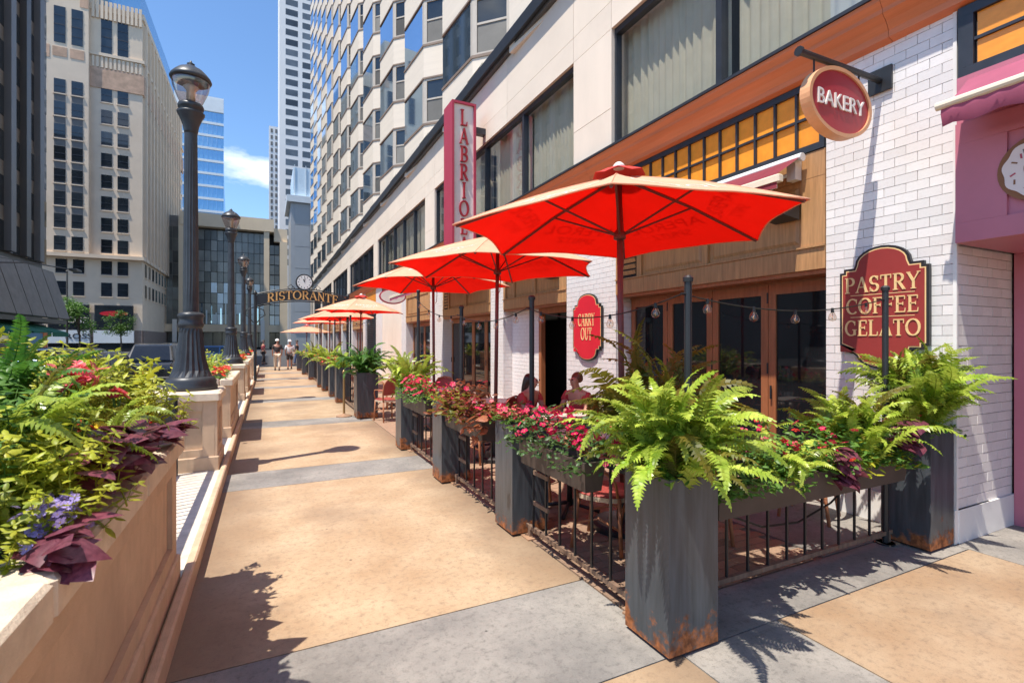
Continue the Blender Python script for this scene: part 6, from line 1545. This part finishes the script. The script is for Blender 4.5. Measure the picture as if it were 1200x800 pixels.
# --- grey stair tower
st = thing('grey_stair_tower', 'grey panelled stair tower with a pale glass top', 'building', (8, 105, -.16))
MB().box(3.9,14,100,112,-.16,27).build('shaft', 'grey_metal', st)
for k in range(6):
    for i in range(3): piece('panel', 'grey_metal', st, 4.6+2.6*i, 7.1+2.6*i, 99.9, 99.99, 3+4*k, 6.9+4*k)
MB().box(3.2,14.6,99.4,112.4,27,28.2).build('eave', 'pale_metal', st)
MB().box(4.3,14,100.2,111.8,28.2,33.5).build('glass_top', 'pale_glass', st)
for i in range(5): piece('mullion', 'pale_metal', st, 4.5+1.9*i, 4.6+1.9*i, 100.05, 100.19, 28.2, 34.0)
# --- white tower
wt_ = thing('white_tower', 'very tall white apartment tower with a grid of grey windows', 'building', (10, 180, -.16)); o0 = ORG[wt_.name]
MB().box(3.4,21,170,190,-.16,132).build('frame', 'white_tower', wt_)
gm = MB().box(-1.75,1.75,-.02,.0,-.95,.95).mesh('window', 'tower_grey_glass'); 
for k in range(32):
    for x in (6.9, 11.7, 16.5): place('window', gm, wt_, Vector((x,169.999,26+3.1*k))-o0)
ft = thing('slim_white_tower', 'slim pale tower with stacked balconies beside the white tower', 'building', (5, 265, -.16))
MB().box(.8,8,260,275,-.16,102).build('frame', 'white_tower', ft)
for k in range(30):
    for x in (1.5, 3.4, 5.3): piece('window', 'spandrel_grey', ft, x, x+.9, 259.9, 259.999, 12+3*k, 13.8+3*k)
# --- blue glass tower
bt = thing('blue_glass_tower', 'blue glass office tower with pale horizontal floor bands', 'building', (-25, 230, -.16))
BX0, BX1, BY = -36, -15.0, 222.0
MB().add([(BX0,BY,-.16),(BX1,BY,-.16),(BX1+1.2,BY+25,-.16),(BX0,BY+25,-.16),(BX0,BY,94),(BX1,BY,94),(BX1-2.5,BY+25,94),(BX0,BY+25,94)], [(0,1,5,4),(1,2,6,5),(2,3,7,6),(3,0,4,7),(4,5,6,7)]).build('curtain_wall', 'tower_blue_glass', bt)
for k in range(18): piece('floor_band', 'pale_metal', bt, BX0, BX1, BY-.3, BY-.001, 12+4.8*k, 12.9+4.8*k)
for i in range(14): piece('mullion', 'sky_glass', bt, BX0+.6+1.5*i, BX0+.72+1.5*i, BY-.15, BY-.002, 10, 93)
MB().box(BX0,BX1,BY-.4,BY-.302,89,94).build('crown_screen', 'pale_metal', bt)
# ---------------- trees
def tree(x, y, h, label, seed, cr=2.2, z0=-.15):
    r = random.Random(seed); t = thing('street_tree', label, 'tree', (x, y, z0), 0, 'street trees'); o0 = ORG[t.name]
    tk = MB(); tk.tube([(x,y,z0),(x+.05,y,z0+h*.25),(x-.04,y+.05,z0+h*.5),(x,y,z0+h*.8)], .13, 8, r1=.04)
    lobes = []
    for i in range(11):
        a = r.uniform(0,6.28); e = r.uniform(.2,1.0); c = Vector((x+math.cos(a)*cr*.75*e, y+math.sin(a)*cr*.75*e, z0+h*r.uniform(.5,.95))); lobes.append((c, cr*r.uniform(.3,.5)))
        tk.tube([(x,y,z0+h*r.uniform(.35,.6)), (x+(c.x-x)*.5,y+(c.y-y)*.5,c.z-.3), c], .05, 5, r1=.012)
    tk.build('trunk', 'bark', t)
    mb = MB(); V, Fs = leaf_poly(1,.6)
    for c, R in lobes:
        for i in range(150):
            d = Vector((r.gauss(0,1),r.gauss(0,1),r.gauss(0,1))).normalized()*R*r.uniform(.45,1.08); put(mb, V, Fs, c+d, r.uniform(0,6.28), r.uniform(-.8,.8), r.uniform(-.8,.8), r.uniform(.16,.32))
    stuff(mb.build('crown', 'tree_leaf', t))
tree(-19.5,74,6.6,'young light green street tree in front of the limestone tower',201,2.4)
tree(-18.6,88,6.2,'street tree farther behind, near the limestone tower shopfront',203,2.0)
t = thing('flag_pole', 'thin dark pole beside the street tree', 'pole', (-20.6,74,-.15)); MB().cyl((-20.6,74,-.15),(-20.6,74,9.6),.12,.08,n=8).build('shaft', 'bronze_metal', t); MB().lathe([(.1,9.6),(.14,9.66),(.0,9.8)], (-20.6,74), 8).build('cap', 'bronze_metal', t)
